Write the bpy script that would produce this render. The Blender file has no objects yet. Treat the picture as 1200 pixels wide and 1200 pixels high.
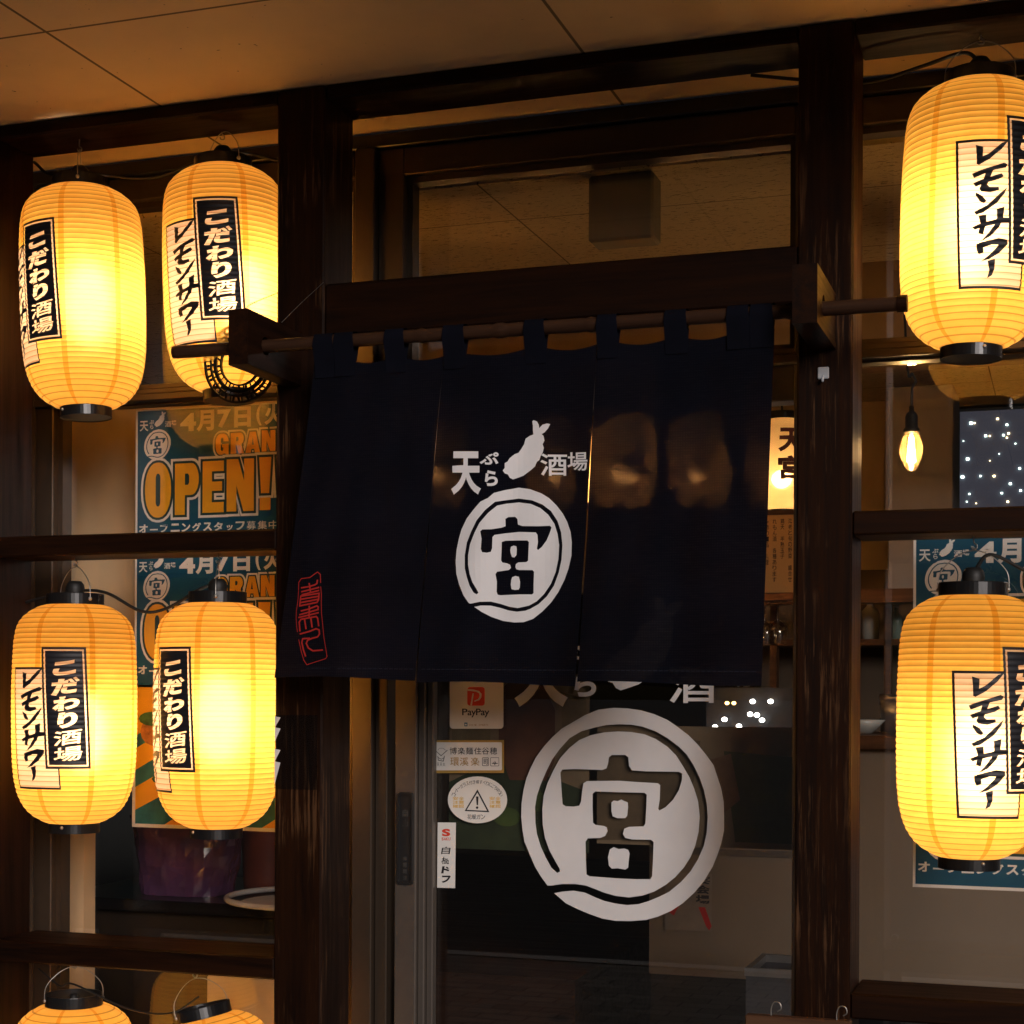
import bpy, bmesh, math, random
from mathutils import Vector, Matrix
R = math.radians
SC = bpy.context.scene
COL = SC.collection
random.seed(7)

# ------------------------------------------------------------------ camera, sky, sun, exposure
F_PX, YAW, ROLL, SHIFT = 1930.0, 0.326923, 0.00467434, -209.827   # focal length in px of a 1200 px wide picture
CAM = Vector((0.0, -2.8, 1.45))
cam = bpy.data.cameras.new("camera")
cam.sensor_fit = 'HORIZONTAL'; cam.sensor_width = 36.0
cam.lens = 36.0 * F_PX / 1200.0
cam.shift_x = -SHIFT * math.sin(ROLL) / 1200.0
cam.shift_y = -SHIFT * math.cos(ROLL) / 1200.0
cam.clip_start, cam.clip_end = 0.05, 2000
camo = bpy.data.objects.new("camera", cam); COL.objects.link(camo)
camo.matrix_world = Matrix.Translation(CAM) @ Matrix.Rotation(YAW, 4, 'Z') @ Matrix.Rotation(math.pi/2, 4, 'X') @ Matrix.Rotation(ROLL, 4, 'Z')
SC.camera = camo

SUN_EL, SUN_AZ = R(15), R(36)          # the last glow of the day, low, in front of the shop and to the right
w = bpy.data.worlds.new("World"); SC.world = w; w.use_nodes = True
nt = w.node_tree; bg = nt.nodes["Background"]
sky = nt.nodes.new("ShaderNodeTexSky"); sky.sky_type = 'NISHITA'; sky.sun_disc = False
sky.sun_elevation = SUN_EL; sky.sun_rotation = R(180) - SUN_AZ
nt.links.new(sky.outputs[0], bg.inputs[0]); bg.inputs[1].default_value = 0.0012
sl = bpy.data.lights.new("sun", 'SUN'); sl.energy = 1.0; sl.angle = R(22); sl.color = (1.0, 0.90, 0.86)
so = bpy.data.objects.new("sun", sl); COL.objects.link(so)
sun_dir = Vector((math.sin(SUN_AZ)*math.cos(SUN_EL), -math.cos(SUN_AZ)*math.cos(SUN_EL), math.sin(SUN_EL)))
so.rotation_euler = sun_dir.to_track_quat('Z', 'Y').to_euler(); so.location = sun_dir*30
SC.view_settings.view_transform = 'Standard'; SC.view_settings.look = 'None'
SC.view_settings.exposure = 1.0; SC.view_settings.gamma = 1.0
SC.cycles.use_denoising = True
SC.cycles.max_bounces = 10; SC.cycles.diffuse_bounces = 5; SC.cycles.transparent_max_bounces = 16
SC.cycles.sample_clamp_indirect = 4.0
SC.cycles.caustics_reflective = False; SC.cycles.caustics_refractive = False

ROOM = 400.0
BULB = 11.5            # radiance of the bulbs in the paper lanterns

# ------------------------------------------------------------------ helpers
def at(x, y, Y):
    """world point on the vertical plane y = Y seen at picture point x, y (1200 px picture)"""
    u, v = x-600.0, -(y-600.0)
    c, s = math.cos(ROLL), math.sin(ROLL)
    xr, yr = c*u - s*v, s*u + c*v - SHIFT
    c, s = math.cos(YAW), math.sin(YAW)
    dx, dy, dz = c*xr/F_PX - s, s*xr/F_PX + c, yr/F_PX
    t = (Y - CAM.y)/dy
    return Vector((CAM.x + dx*t, Y, CAM.z + dz*t))
def aX(x, y, Y): return at(x, y, Y).x
def aZ(x, y, Y): return at(x, y, Y).z

def box(bm, x0, x1, y0, y1, z0, z1, bev=0.0, seg=1):
    if x0 > x1: x0, x1 = x1, x0
    if y0 > y1: y0, y1 = y1, y0
    if z0 > z1: z0, z1 = z1, z0
    vs = [bm.verts.new(p) for p in ((x0,y0,z0),(x1,y0,z0),(x1,y1,z0),(x0,y1,z0),(x0,y0,z1),(x1,y0,z1),(x1,y1,z1),(x0,y1,z1))]
    fs = [bm.faces.new([vs[i] for i in q]) for q in ((3,2,1,0),(4,5,6,7),(0,1,5,4),(1,2,6,5),(2,3,7,6),(3,0,4,7))]
    if bev > 0:
        es = list({e for f in fs for e in f.edges})
        bmesh.ops.bevel(bm, geom=es, offset=bev, segments=seg, affect='EDGES', profile=0.5)
    return bm
def B(x0, x1, y0, y1, z0, z1, bev=0.0, seg=1):
    return box(bmesh.new(), x0, x1, y0, y1, z0, z1, bev, seg)

def lathe(bm, prof, n=32, cx=0, cy=0, close=False):
    """prof: (r, z) pairs"""
    rings = []
    for r, z in prof:
        rings.append([bm.verts.new((cx + r*math.sin(2*math.pi*k/n), cy - r*math.cos(2*math.pi*k/n), z)) for k in range(n)])
    m = len(rings)
    for i in range(m if close else m-1):
        a, b = rings[i], rings[(i+1) % m]
        for k in range(n):
            bm.faces.new((a[k], a[(k+1) % n], b[(k+1) % n], b[k]))
    return bm

def smooth_path(pts, per=8):
    pts = [Vector(p) for p in pts]
    if len(pts) < 3: return pts
    P = [pts[0]*2-pts[1]] + pts + [pts[-1]*2-pts[-2]]
    out = []
    for i in range(1, len(P)-2):
        a, b, c, d = P[i-1], P[i], P[i+1], P[i+2]
        for k in range(per):
            t = k/per
            out.append(0.5*((2*b) + (c-a)*t + (2*a-5*b+4*c-d)*t*t + (3*b-a-3*c+d)*t**3))
    out.append(pts[-1]); return out
def tube(bm, pts, r, n=8, per=8, smooth=True):
    pts = smooth_path(pts, per) if smooth else [Vector(p) for p in pts]
    rings = []
    up = Vector((0.13, 0.31, 0.94)).normalized()
    for i, p in enumerate(pts):
        d = (pts[min(i+1, len(pts)-1)] - pts[max(i-1, 0)])
        d = d.normalized() if d.length > 1e-9 else Vector((0, 0, 1))
        a = d.cross(up)
        if a.length < 1e-3: a = d.cross(Vector((1, 0, 0)))
        a.normalize(); b = d.cross(a)
        rr = r[min(i, len(r)-1)] if isinstance(r, (list, tuple)) else r
        rings.append([bm.verts.new(p + a*rr*math.cos(2*math.pi*k/n) + b*rr*math.sin(2*math.pi*k/n)) for k in range(n)])
    for i in range(len(rings)-1):
        for k in range(n):
            bm.faces.new((rings[i][k], rings[i][(k+1) % n], rings[i+1][(k+1) % n], rings[i+1][k]))
    bm.faces.new(rings[0][::-1]); bm.faces.new(rings[-1])
    return bm
def ball(bm, c, r, u=16, v=10, sx=1, sy=1, sz=1):
    bmesh.ops.create_uvsphere(bm, u_segments=u, v_segments=v, radius=1.0, matrix=Matrix.Translation(c) @ Matrix.Diagonal((r*sx, r*sy, r*sz, 1)))
    return bm

def obj(name, bm, mat, parent=None, smooth=False):
    bmesh.ops.recalc_face_normals(bm, faces=bm.faces[:])
    if parent is not None:
        off = Vector(parent.get('_o', (0, 0, 0)))
        if parent.parent is not None and parent.get('_o') is None: off = Vector(parent.parent.get('_o', (0, 0, 0)))
        bmesh.ops.translate(bm, verts=bm.verts[:], vec=-off)
    me = bpy.data.meshes.new(name); bm.to_mesh(me); bm.free()
    if smooth:
        for p in me.polygons: p.use_smooth = True
    o = bpy.data.objects.new(name, me); COL.objects.link(o)
    if mat is not None:
        for m_ in (mat if isinstance(mat, (list, tuple)) else [mat]): me.materials.append(m_)
    if parent is not None: o.parent = parent
    return o
def tag(o, label, cat, group=None):
    o['label'] = label; o['category'] = cat
    if group: o['group'] = group
    return o
def thing(name, label, cat, loc=(0, 0, 0), group=None, world=True):
    """an Empty at the thing's base; parts given in world coordinates when world is True"""
    o = bpy.data.objects.new(name, None); COL.objects.link(o); o.location = loc
    o.empty_display_size = 0.05
    if world: o['_o'] = tuple(loc)
    return tag(o, label, cat, group)
def struct(name, bm, mat):
    o = obj(name, bm, mat); o['kind'] = 'structure'; return o
def copy_tree(o, parent=None):
    c = o.copy(); COL.objects.link(c)
    if parent is not None: c.parent = parent
    for ch in list(o.children): copy_tree(ch, c)
    return c

# ------------------------------------------------------------------ flat lettering: outlines -> filled meshes
_gl = {}
def glyph(ch):
    """outlines of a character as poly lines, em units"""
    if ch in _gl: return _gl[ch]
    c = bpy.data.curves.new('glyph', 'FONT'); c.body = ch
    o = bpy.data.objects.new('glyph', c); COL.objects.link(o)
    bpy.context.view_layer.update()
    cu = o.to_curve(bpy.context.evaluated_depsgraph_get())
    polys = []
    for s in cu.splines:
        pts = []
        if s.type == 'BEZIER':
            n = len(s.bezier_points)
            for i in range(n):
                a, b = s.bezier_points[i], s.bezier_points[(i+1) % n]
                p0, p1, p2, p3 = a.co, a.handle_right, b.handle_left, b.co
                straight = (p1-p0).cross(p3-p0).length < 1e-5 and (p2-p0).cross(p3-p0).length < 1e-5
                for k in range(1 if straight else 5):
                    t = k/(1 if straight else 5)
                    q = p0*(1-t)**3 + p1*3*t*(1-t)**2 + p2*3*t*t*(1-t) + p3*t**3
                    pts.append((q.x, q.y))
        else:
            pts = [(p.co.x, p.co.y) for p in s.points]
        clean = []
        for p in pts:
            if not clean or math.hypot(p[0]-clean[-1][0], p[1]-clean[-1][1]) > 1e-4: clean.append(p)
        if len(clean) > 2: polys.append(clean)
    o.to_curve_clear(); bpy.data.objects.remove(o); bpy.data.curves.remove(c)
    _gl[ch] = polys
    return polys
def area(p):
    return 0.5*sum(p[i][0]*p[(i+1) % len(p)][1] - p[(i+1) % len(p)][0]*p[i][1] for i in range(len(p)))
def offset(poly, d):
    """move an outline outwards to its left-hand/right-hand side by its own winding"""
    n = len(poly); out = []
    for i in range(n):
        x0, y0 = poly[i-1]; x1, y1 = poly[i]; x2, y2 = poly[(i+1) % n]
        a = Vector((x1-x0, y1-y0)); b = Vector((x2-x1, y2-y1))
        if a.length < 1e-9 or b.length < 1e-9: out.append((x1, y1)); continue
        a.normalize(); b.normalize()
        na, nb = Vector((a.y, -a.x)), Vector((b.y, -b.x))
        m = na+nb
        if m.length < 0.35: m = na
        m.normalize(); k = d/max(0.5, m.dot(na))
        out.append((x1+m.x*k, y1+m.y*k))
    return out
def grow(polys, d):
    """thicken ink: biggest outline's winding decides the side"""
    if not polys or d == 0: return polys
    s = 1 if area(max(polys, key=lambda p: abs(area(p)))) > 0 else -1
    return [offset(p, d*s) for p in polys]
def bounds(polys):
    xs = [p[0] for q in polys for p in q]; ys = [p[1] for q in polys for p in q]
    return min(xs), min(ys), max(xs), max(ys)
def fit(polys, x0, y0, x1, y1):
    """fit into a box with y DOWN (x0,y0 = top left)"""
    a, b, c, d = bounds(polys)
    return [[(x0+(p[0]-a)/(c-a)*(x1-x0), y0+(d-p[1])/(d-b)*(y1-y0)) for p in q] for q in polys]
def gfit(ch, x0, y0, x1, y1, bold=0.03):
    return fit(grow(glyph(ch), bold), x0, y0, x1, y1)
def gcell(ch, x0, y0, size, bold=0.03, sx=1.0):
    """a character in its em cell, y down, cell top left at x0,y0"""
    return [[(x0+p[0]*size*sx, y0+(0.86-p[1])*size) for p in q] for q in grow(glyph(ch), bold)]
def gline(text, x0, y0, size, adv=1.0, bold=0.03, sx=1.0):
    out = []
    for i, ch in enumerate(text):
        if ch != ' ': out.append(gcell(ch, x0+i*adv*size, y0, size, bold, sx))
    return out
def fill(polys, bm=None):
    """fill outlines (even-odd) in the XY plane"""
    cu = bpy.data.curves.new('fill', 'CURVE'); cu.dimensions = '2D'; cu.fill_mode = 'BOTH'
    for p in polys:
        if len(p) < 3: continue
        s = cu.splines.new('POLY'); s.points.add(len(p)-1); s.use_cyclic_u = True
        for i, q in enumerate(p): s.points[i].co = (q[0]*100, q[1]*100, 0, 1)
    o = bpy.data.objects.new('fill', cu); COL.objects.link(o)
    bpy.context.view_layer.update()
    me = bpy.data.meshes.new_from_object(o.evaluated_get(bpy.context.evaluated_depsgraph_get()))
    bpy.data.objects.remove(o); bpy.data.curves.remove(cu)
    b2 = bmesh.new(); b2.from_mesh(me); bpy.data.meshes.remove(me)
    bmesh.ops.scale(b2, verts=b2.verts[:], vec=(.01, .01, 1))
    fl = [v for v in b2.verts if not v.link_faces]
    if fl: bmesh.ops.delete(b2, geom=fl, context='VERTS')
    if bm is None: return b2
    me = bpy.data.meshes.new('t'); b2.to_mesh(me); b2.free(); bm.from_mesh(me); bpy.data.meshes.remove(me)
    return bm
def cut(bm, dx, dy):
    if not bm.verts: return bm
    for ax, d in ((0, dx), (1, dy)):
        if not d: continue
        lo = min(v.co[ax] for v in bm.verts); hi = max(v.co[ax] for v in bm.verts)
        k = math.ceil(lo/d + 1e-6)
        while k*d < hi - 1e-6:
            co = Vector((0, 0, 0)); co[ax] = k*d
            no = Vector((0, 0, 0)); no[ax] = 1
            bmesh.ops.bisect_plane(bm, geom=bm.verts[:]+bm.edges[:]+bm.faces[:], dist=1e-7, plane_co=co, plane_no=no)
            k += 1
    return bm
def remap(bm, fn):
    for v in bm.verts: v.co = fn(v.co.x, v.co.y, v.co.z)
    return bm
def strokes(lines, width):
    """thin pen strokes (no fill), each lifted a hair so that crossings never share a plane"""
    bm = bmesh.new()
    for n, ln in enumerate(lines):
        wd = width
        if isinstance(ln, tuple) and isinstance(ln[1], (int, float)) and isinstance(ln[0], list): ln, wd = ln
        pts = [Vector((p[0], p[1], 0)) for p in ln]
        L, Rr = [], []
        for i, p in enumerate(pts):
            a = (p-pts[i-1]).normalized() if i else None
            b = (pts[i+1]-p).normalized() if i < len(pts)-1 else None
            d = (a+b) if a is not None and b is not None else (a if a is not None else b)
            if d.length < 1e-6: d = a
            d.normalize(); nn = Vector((d.y, -d.x, 0))
            k = 1.0/max(0.6, abs(nn.dot(Vector(((a or b).y, -(a or b).x, 0)))))
            e = Vector((0, 0, 0))
            if i == 0: e = -d*wd*0.4
            elif i == len(pts)-1: e = d*wd*0.4
            z = Vector((0, 0, n*0.00004))
            L.append(bm.verts.new(p+e+nn*wd*0.5*k+z)); Rr.append(bm.verts.new(p+e-nn*wd*0.5*k+z))
        for i in range(len(pts)-1): bm.faces.new((L[i], L[i+1], Rr[i+1], Rr[i]))
    return bm
def rrect(x0, y0, x1, y1, r, n=5):
    out = []
    for cx, cy, a0 in ((x1-r, y0+r, -90), (x1-r, y1-r, 0), (x0+r, y1-r, 90), (x0+r, y0+r, 180)):
        for k in range(n+1):
            a = R(a0+90*k/n); out.append((cx+r*math.cos(a), cy+r*math.sin(a)))
    return out
def ellipse(cx, cy, a, b, n=40):
    return [(cx+a*math.cos(2*math.pi*k/n), cy+b*math.sin(2*math.pi*k/n)) for k in range(n)]

# ------------------------------------------------------------------ materials
def mk(name):
    m = bpy.data.materials.new(name); m.use_nodes = True
    n = m.node_tree.nodes; l = m.node_tree.links
    return m, n, l, n["Principled BSDF"]
def coords(n, l, scale=(1, 1, 1), kind='Object'):
    tc = n.new("ShaderNodeTexCoord"); mp = n.new("ShaderNodeMapping")
    l.new(tc.outputs[kind], mp.inputs[0]); mp.inputs['Scale'].default_value = scale
    return mp.outputs[0]
def noise(n, l, vec, scale, detail=4, rough=0.5, dist=0.0):
    t = n.new("ShaderNodeTexNoise"); l.new(vec, t.inputs['Vector'])
    t.inputs['Scale'].default_value = scale; t.inputs['Detail'].default_value = detail
    t.inputs['Roughness'].default_value = rough; t.inputs['Distortion'].default_value = dist
    return t.outputs['Fac']
def ramp(n, l, fac, stops):
    r = n.new("ShaderNodeValToRGB"); l.new(fac, r.inputs[0])
    e = r.color_ramp.elements
    while len(e) > len(stops): e.remove(e[-1])
    while len(e) < len(stops): e.new(0.5)
    for i, (p, c) in enumerate(stops):
        e[i].position = p; e[i].color = (*c, 1) if len(c) == 3 else c
    return r.outputs[0]
def mixc(n, l, fac, a, b, mode='MIX'):
    m = n.new("ShaderNodeMix"); m.data_type = 'RGBA'; m.blend_type = mode
    for s, v in ((0, fac), (6, a), (7, b)):
        if hasattr(v, 'is_linked'): l.new(v, m.inputs[s])
        elif s == 0: m.inputs[0].default_value = v
        else: m.inputs[s].default_value = (*v, 1)
    return m.outputs[2]
def math_(n, l, op, a, b=None, c=None):
    m = n.new("ShaderNodeMath"); m.operation = op
    for i, v in enumerate((a, b, c)):
        if v is None: continue
        if hasattr(v, 'is_linked'): l.new(v, m.inputs[i])
        else: m.inputs[i].default_value = v
    return m.outputs[0]
def bump(n, l, bs, height, strength=0.3, dist=0.002):
    b = n.new("ShaderNodeBump"); l.new(height, b.inputs['Height'])
    b.inputs['Strength'].default_value = strength; b.inputs['Distance'].default_value = dist
    l.new(b.outputs[0], bs.inputs['Normal'])
def plain(name, col, rough=0.5, metal=0.0, var=0.12, scale=18, bmp=0.0, spec=0.5):
    m, n, l, bs = mk(name)
    f = noise(n, l, coords(n, l), scale, 5, 0.6)
    c = ramp(n, l, f, [(0.3, tuple(x*(1-var) for x in col)), (0.7, tuple(min(1, x*(1+var)) for x in col))])
    l.new(c, bs.inputs['Base Color'])
    bs.inputs['Roughness'].default_value = rough; bs.inputs['Metallic'].default_value = metal
    bs.inputs['Specular IOR Level'].default_value = spec
    if bmp: bump(n, l, bs, noise(n, l, coords(n, l), scale*6, 4), bmp, 0.001)
    return m
def wood(name, axis, dark, light, worn=0.0, rough=0.5):
    """grain runs along axis"""
    m, n, l, bs = mk(name)
    s = {'x': (0.5, 9, 9), 'y': (9, 0.5, 9), 'z': (9, 9, 0.5)}[axis]
    v = coords(n, l, s)
    g1 = noise(n, l, v, 4.5, 6, 0.62, 0.7)
    g2 = noise(n, l, v, 26, 3, 0.6, 0.2)
    sk = {'x': (0.32, 1, 1), 'y': (1, 0.32, 1), 'z': (1, 1, 0.32)}[axis]
    vk = n.new("ShaderNodeTexVoronoi"); l.new(coords(n, l, tuple(x*5.5 for x in sk)), vk.inputs['Vector']); vk.inputs['Scale'].default_value = 1.0
    knot = ramp(n, l, vk.outputs['Distance'], [(0.035, (1, 1, 1)), (0.10, (0, 0, 0))])
    ringf = math_(n, l, 'SINE', math_(n, l, 'MULTIPLY', vk.outputs['Distance'], 90))
    ring = math_(n, l, 'MULTIPLY', ringf, ramp(n, l, vk.outputs['Distance'], [(0.10, (.5, .5, .5)), (0.26, (0, 0, 0))]))
    g = math_(n, l, 'ADD', math_(n, l, 'MULTIPLY', g1, 0.75), math_(n, l, 'MULTIPLY', g2, 0.25))
    g = math_(n, l, 'ADD', g, math_(n, l, 'MULTIPLY', ring, 0.10))
    mid = tuple((a+b)/2 for a, b in zip(dark, light))
    c = ramp(n, l, g, [(0.33, dark), (0.5, mid), (0.68, light)])
    c = mixc(n, l, knot, c, tuple(x*0.35 for x in dark))
    if worn:
        sc_ = {'x': (1.2, 30, 30), 'y': (30, 1.2, 30), 'z': (38, 38, 1.5)}[axis]
        wf = noise(n, l, coords(n, l, sc_), 3.0, 8, 0.7)
        patch = noise(n, l, coords(n, l), 7.0, 3, 0.5)
        wf = math_(n, l, 'MULTIPLY', ramp(n, l, wf, [(0.52, (0, 0, 0)), (0.60, (1, 1, 1))]), ramp(n, l, patch, [(0.43, (0, 0, 0)), (0.60, (1, 1, 1))]))
        c = mixc(n, l, math_(n, l, 'MULTIPLY', wf, worn), c, (0.10, 0.047, 0.021))
    l.new(c, bs.inputs['Base Color'])
    l.new(ramp(n, l, g, [(0.3, (rough+.02,)*3), (0.7, (rough-.16,)*3)]), bs.inputs['Roughness'])
    bs.inputs['Specular IOR Level'].default_value = 0.13
    bump(n, l, bs, g, 0.22, 0.001)
    return m
def glow(name, col, strength):
    m, n, l, bs = mk(name)
    bs.inputs['Base Color'].default_value = (*col, 1)
    bs.inputs['Emission Color'].default_value = (*col, 1); bs.inputs['Emission Strength'].default_value = strength
    return m
def pane_glass(name, base=0.055, tint=(0.93, 0.95, 0.93), rough=0.0):
    m, n, l, bs = mk(name); n.remove(bs)
    tr = n.new("ShaderNodeBsdfTransparent"); tr.inputs[0].default_value = (*tint, 1)
    gl = n.new("ShaderNodeBsdfGlossy"); gl.inputs['Roughness'].default_value = rough
    lw = n.new("ShaderNodeLayerWeight"); lw.inputs[0].default_value = 0.5
    p = math_(n, l, 'POWER', lw.outputs['Facing'], 5.0)
    f = math_(n, l, 'ADD', math_(n, l, 'MULTIPLY', p, 1-base), base)
    mx = n.new("ShaderNodeMixShader"); l.new(f, mx.inputs[0]); l.new(tr.outputs[0], mx.inputs[1]); l.new(gl.outputs[0], mx.inputs[2])
    l.new(mx.outputs[0], n["Material Output"].inputs[0])
    return m

DK, LT = (0.0042, 0.0014, 0.0006), (0.025, 0.0085, 0.0031)
M = {}
M['wood_x'] = wood('stained wood along', 'x', DK, LT)
M['wood_y'] = wood('stained wood across', 'y', DK, LT)
M['wood_z'] = wood('stained wood upright', 'z', DK, LT)
M['wood_worn'] = wood('worn stained wood', 'z', DK, LT, worn=0.85)
M['wood_brown'] = wood('brown counter wood', 'x', (0.05, 0.022, 0.010), (0.12, 0.055, 0.025))  # brown wood of the indoor counter, shelves and rack
M['bamboo'] = wood('smoked bamboo', 'x', (0.022, 0.010, 0.006), (0.055, 0.026, 0.014), rough=0.45)
M['alu'] = plain('bronze anodised aluminium', (0.075, 0.054, 0.038), 0.38, 0.55, 0.06, 30)
M['alu_grey'] = plain('grey anodised aluminium', (0.16, 0.135, 0.115), 0.38, 0.6, 0.06, 30)
M['black'] = plain('black lacquer', (0.010, 0.010, 0.011), 0.28, 0, 0.2)
M['rubber'] = plain('black rubber', (0.012, 0.011, 0.010), 0.55, 0, 0.2, 30, 0.2)
M['steel'] = plain('galvanised wire', (0.45, 0.43, 0.40), 0.35, 0.9)
M['iron'] = plain('black cast iron', (0.014, 0.012, 0.010), 0.45, 0.4, 0.3, 40, 0.3)
M['white'] = plain('white print', (0.80, 0.78, 0.78), 0.7, 0, 0.03)
M['vinyl'] = plain('white vinyl film', (0.74, 0.73, 0.73), 0.45, 0, 0.03)
M['paperw'] = plain('white paper', (0.80, 0.77, 0.72), 0.6, 0, 0.03)
M['ink'] = plain('black ink', (0.012, 0.011, 0.014), 0.5, 0, 0.05)
M['teal'] = plain('poster blue', (0.012, 0.085, 0.15), 0.35, 0, 0.15, 5)
M['teal_dark'] = plain('poster dark green outline', (0.02, 0.055, 0.05), 0.35, 0, 0.05)
M['orange'] = plain('poster orange', (0.88, 0.42, 0.018), 0.35, 0, 0.08, 12)
M['red'] = plain('red print', (0.42, 0.018, 0.012), 0.6, 0, 0.1)
M['redlogo'] = plain('red logo print', (0.75, 0.06, 0.03), 0.5, 0, 0.05)
M['gold'] = plain('gold print', (0.42, 0.25, 0.06), 0.4, 0, 0.1)
M['yellow'] = plain('yellow print', (0.75, 0.45, 0.03), 0.5, 0, 0.05)
M['blue'] = plain('blue print', (0.05, 0.18, 0.30), 0.5, 0, 0.05)
M['glass'] = pane_glass('window glass', 0.08, (0.985, 0.99, 0.985))
M['film'] = pane_glass('clear plastic film', 0.05, (0.8, 0.8, 0.8), 0.1)

def lantern_paper():
    m, n, l, bs = mk('lantern paper'); n.remove(bs)
    tc = n.new("ShaderNodeTexCoord"); sp = n.new("ShaderNodeSeparateXYZ"); l.new(tc.outputs['Object'], sp.inputs[0])
    x, y, z = sp.outputs
    ang = math_(n, l, 'ARCTAN2', x, math_(n, l, 'MULTIPLY', y, -1))
    # overlapping seams of the paper strips
    sa = math_(n, l, 'FRACT', math_(n, l, 'DIVIDE', math_(n, l, 'ADD', ang, 10*2*math.pi/7 - R(24)), 2*math.pi/7))
    sd = math_(n, l, 'ABSOLUTE', math_(n, l, 'SUBTRACT', sa, 0.5))
    seam = math_(n, l, 'GREATER_THAN', sd, 0.5-0.052)
    # bamboo ribs
    rb = math_(n, l, 'FRACT', math_(n, l, 'DIVIDE', math_(n, l, 'ADD', z, 0.22), 0.44/44))
    rd = math_(n, l, 'ABSOLUTE', math_(n, l, 'SUBTRACT', rb, 0.5))
    rib = math_(n, l, 'GREATER_THAN', rd, 0.5-0.09)
    fib = noise(n, l, coords(n, l, (1, 1, 2.2)), 26, 6, 0.65)
    c = ramp(n, l, fib, [(0.3, (0.94, 0.50, 0.085)), (0.72, (1.0, 0.60, 0.120))])
    c = mixc(n, l, seam, c, (0.84, 0.37, 0.035))
    # undyed paper where the two cards are printed
    sk = math_(n, l, 'ADD', ang, math_(n, l, 'MULTIPLY', z, SKEW/RAD))
    def inside(v, a, b):
        return math_(n, l, 'MULTIPLY', math_(n, l, 'GREATER_THAN', v, a), math_(n, l, 'LESS_THAN', v, b))
    c1 = math_(n, l, 'MULTIPLY', inside(sk, BK[0], BK[1]), inside(z, BK[2], BK[3]))
    c2 = math_(n, l, 'MULTIPLY', inside(sk, LM[0], LM[1]), inside(z, LM[2], LM[3]))
    card = math_(n, l, 'MAXIMUM', c1, c2)
    c = mixc(n, l, card, c, (0.66, 0.47, 0.33))
    c = mixc(n, l, math_(n, l, 'MULTIPLY', rib, 0.62), c, (0.36, 0.12, 0.012))
    tr = n.new("ShaderNodeBsdfTranslucent"); l.new(c, tr.inputs[0])
    rf = n.new("ShaderNodeBsdfRefraction"); l.new(mixc(n, l, 0.6, c, (1.0, 0.86, 0.64)), rf.inputs[0]); rf.inputs['Roughness'].default_value = 0.85; rf.inputs['IOR'].default_value = 1.32
    df = n.new("ShaderNodeBsdfDiffuse"); l.new(c, df.inputs[0])
    a = n.new("ShaderNodeMixShader"); a.inputs[0].default_value = 0.10; l.new(tr.outputs[0], a.inputs[1]); l.new(rf.outputs[0], a.inputs[2])
    b = n.new("ShaderNodeMixShader"); b.inputs[0].default_value = 0.18; l.new(a.outputs[0], b.inputs[1]); l.new(df.outputs[0], b.inputs[2])
    l.new(b.outputs[0], n["Material Output"].inputs[0])
    return m
RAD, HH = 0.122, 0.22                 # lantern radius, half height of the paper
SKEW = 0.045
BK = (R(-18.5), R(18.5), 0.013-0.114, 0.013+0.114)    # black card: angles and heights
LM = (R(-57), R(-9), -0.027-0.115, -0.027+0.115)  # lemon card
M['paper'] = lantern_paper()
M['bulb'] = glow('warm bulb', (1.0, 0.79, 0.52), BULB)
RB = [glow('room lantern bulb', (1.0, 0.60, 0.27), ROOM*k) for k in (0.075, 0.55, 3.2, 0.10, 0.10)]
M['room_bulb'] = RB[0]

def tiles(name, col, fleck, size, seamw=0.004, off=(0, 0)):
    """ceiling boards with thin seams; fleck: share of rockwool flecks"""
    m, n, l, bs = mk(name)
    tc = n.new("ShaderNodeTexCoord"); sp = n.new("ShaderNodeSeparateXYZ"); l.new(tc.outputs['Object'], sp.inputs[0])
    def seam(v, s, o):
        f = math_(n, l, 'FRACT', math_(n, l, 'ADD', math_(n, l, 'DIVIDE', math_(n, l, 'SUBTRACT', v, o), s), 100.5))
        d = math_(n, l, 'MULTIPLY', math_(n, l, 'ABSOLUTE', math_(n, l, 'SUBTRACT', f, 0.5)), s)
        return math_(n, l, 'LESS_THAN', d, seamw*0.5)
    sm = math_(n, l, 'MAXIMUM', seam(sp.outputs[0], size[0], off[0]), seam(sp.outputs[1], size[1], off[1]))
    f = noise(n, l, coords(n, l), 3.0, 4, 0.6)
    c = ramp(n, l, f, [(0.3, tuple(x*.93 for x in col)), (0.7, tuple(min(1, x*1.05) for x in col))])
    if fleck:
        v1 = noise(n, l, coords(n, l, (1, 3.2, 1)), 55, 2, 0.5, 1.2)
        c = mixc(n, l, ramp(n, l, v1, [(fleck, (0, 0, 0)), (fleck+.03, (1, 1, 1))]), c, tuple(x*.35 for x in col))
    else:
        v1 = noise(n, l, coords(n, l), 75, 2, 0.5)
        c = mixc(n, l, ramp(n, l, noise(n, l, coords(n, l), 1.6, 5, 0.7), [(0.45, (0, 0, 0)), (0.75, (.35, .35, .35))]), c, tuple(x*.6 for x in col))
        c = mixc(n, l, ramp(n, l, v1, [(0.745, (0, 0, 0)), (0.765, (1, 1, 1))]), c, tuple(x*.35 for x in col))
    c = mixc(n, l, sm, c, tuple(x*.22 for x in col))
    l.new(c, bs.inputs['Base Color']); bs.inputs['Roughness'].default_value = 0.8; bs.inputs['Specular IOR Level'].default_value = 0.2
    hb = math_(n, l, 'SUBTRACT', math_(n, l, 'MULTIPLY', noise(n, l, coords(n, l), 90, 3), 0.25), sm)
    bump(n, l, bs, hb, 0.4, 0.003)
    return m

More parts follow.
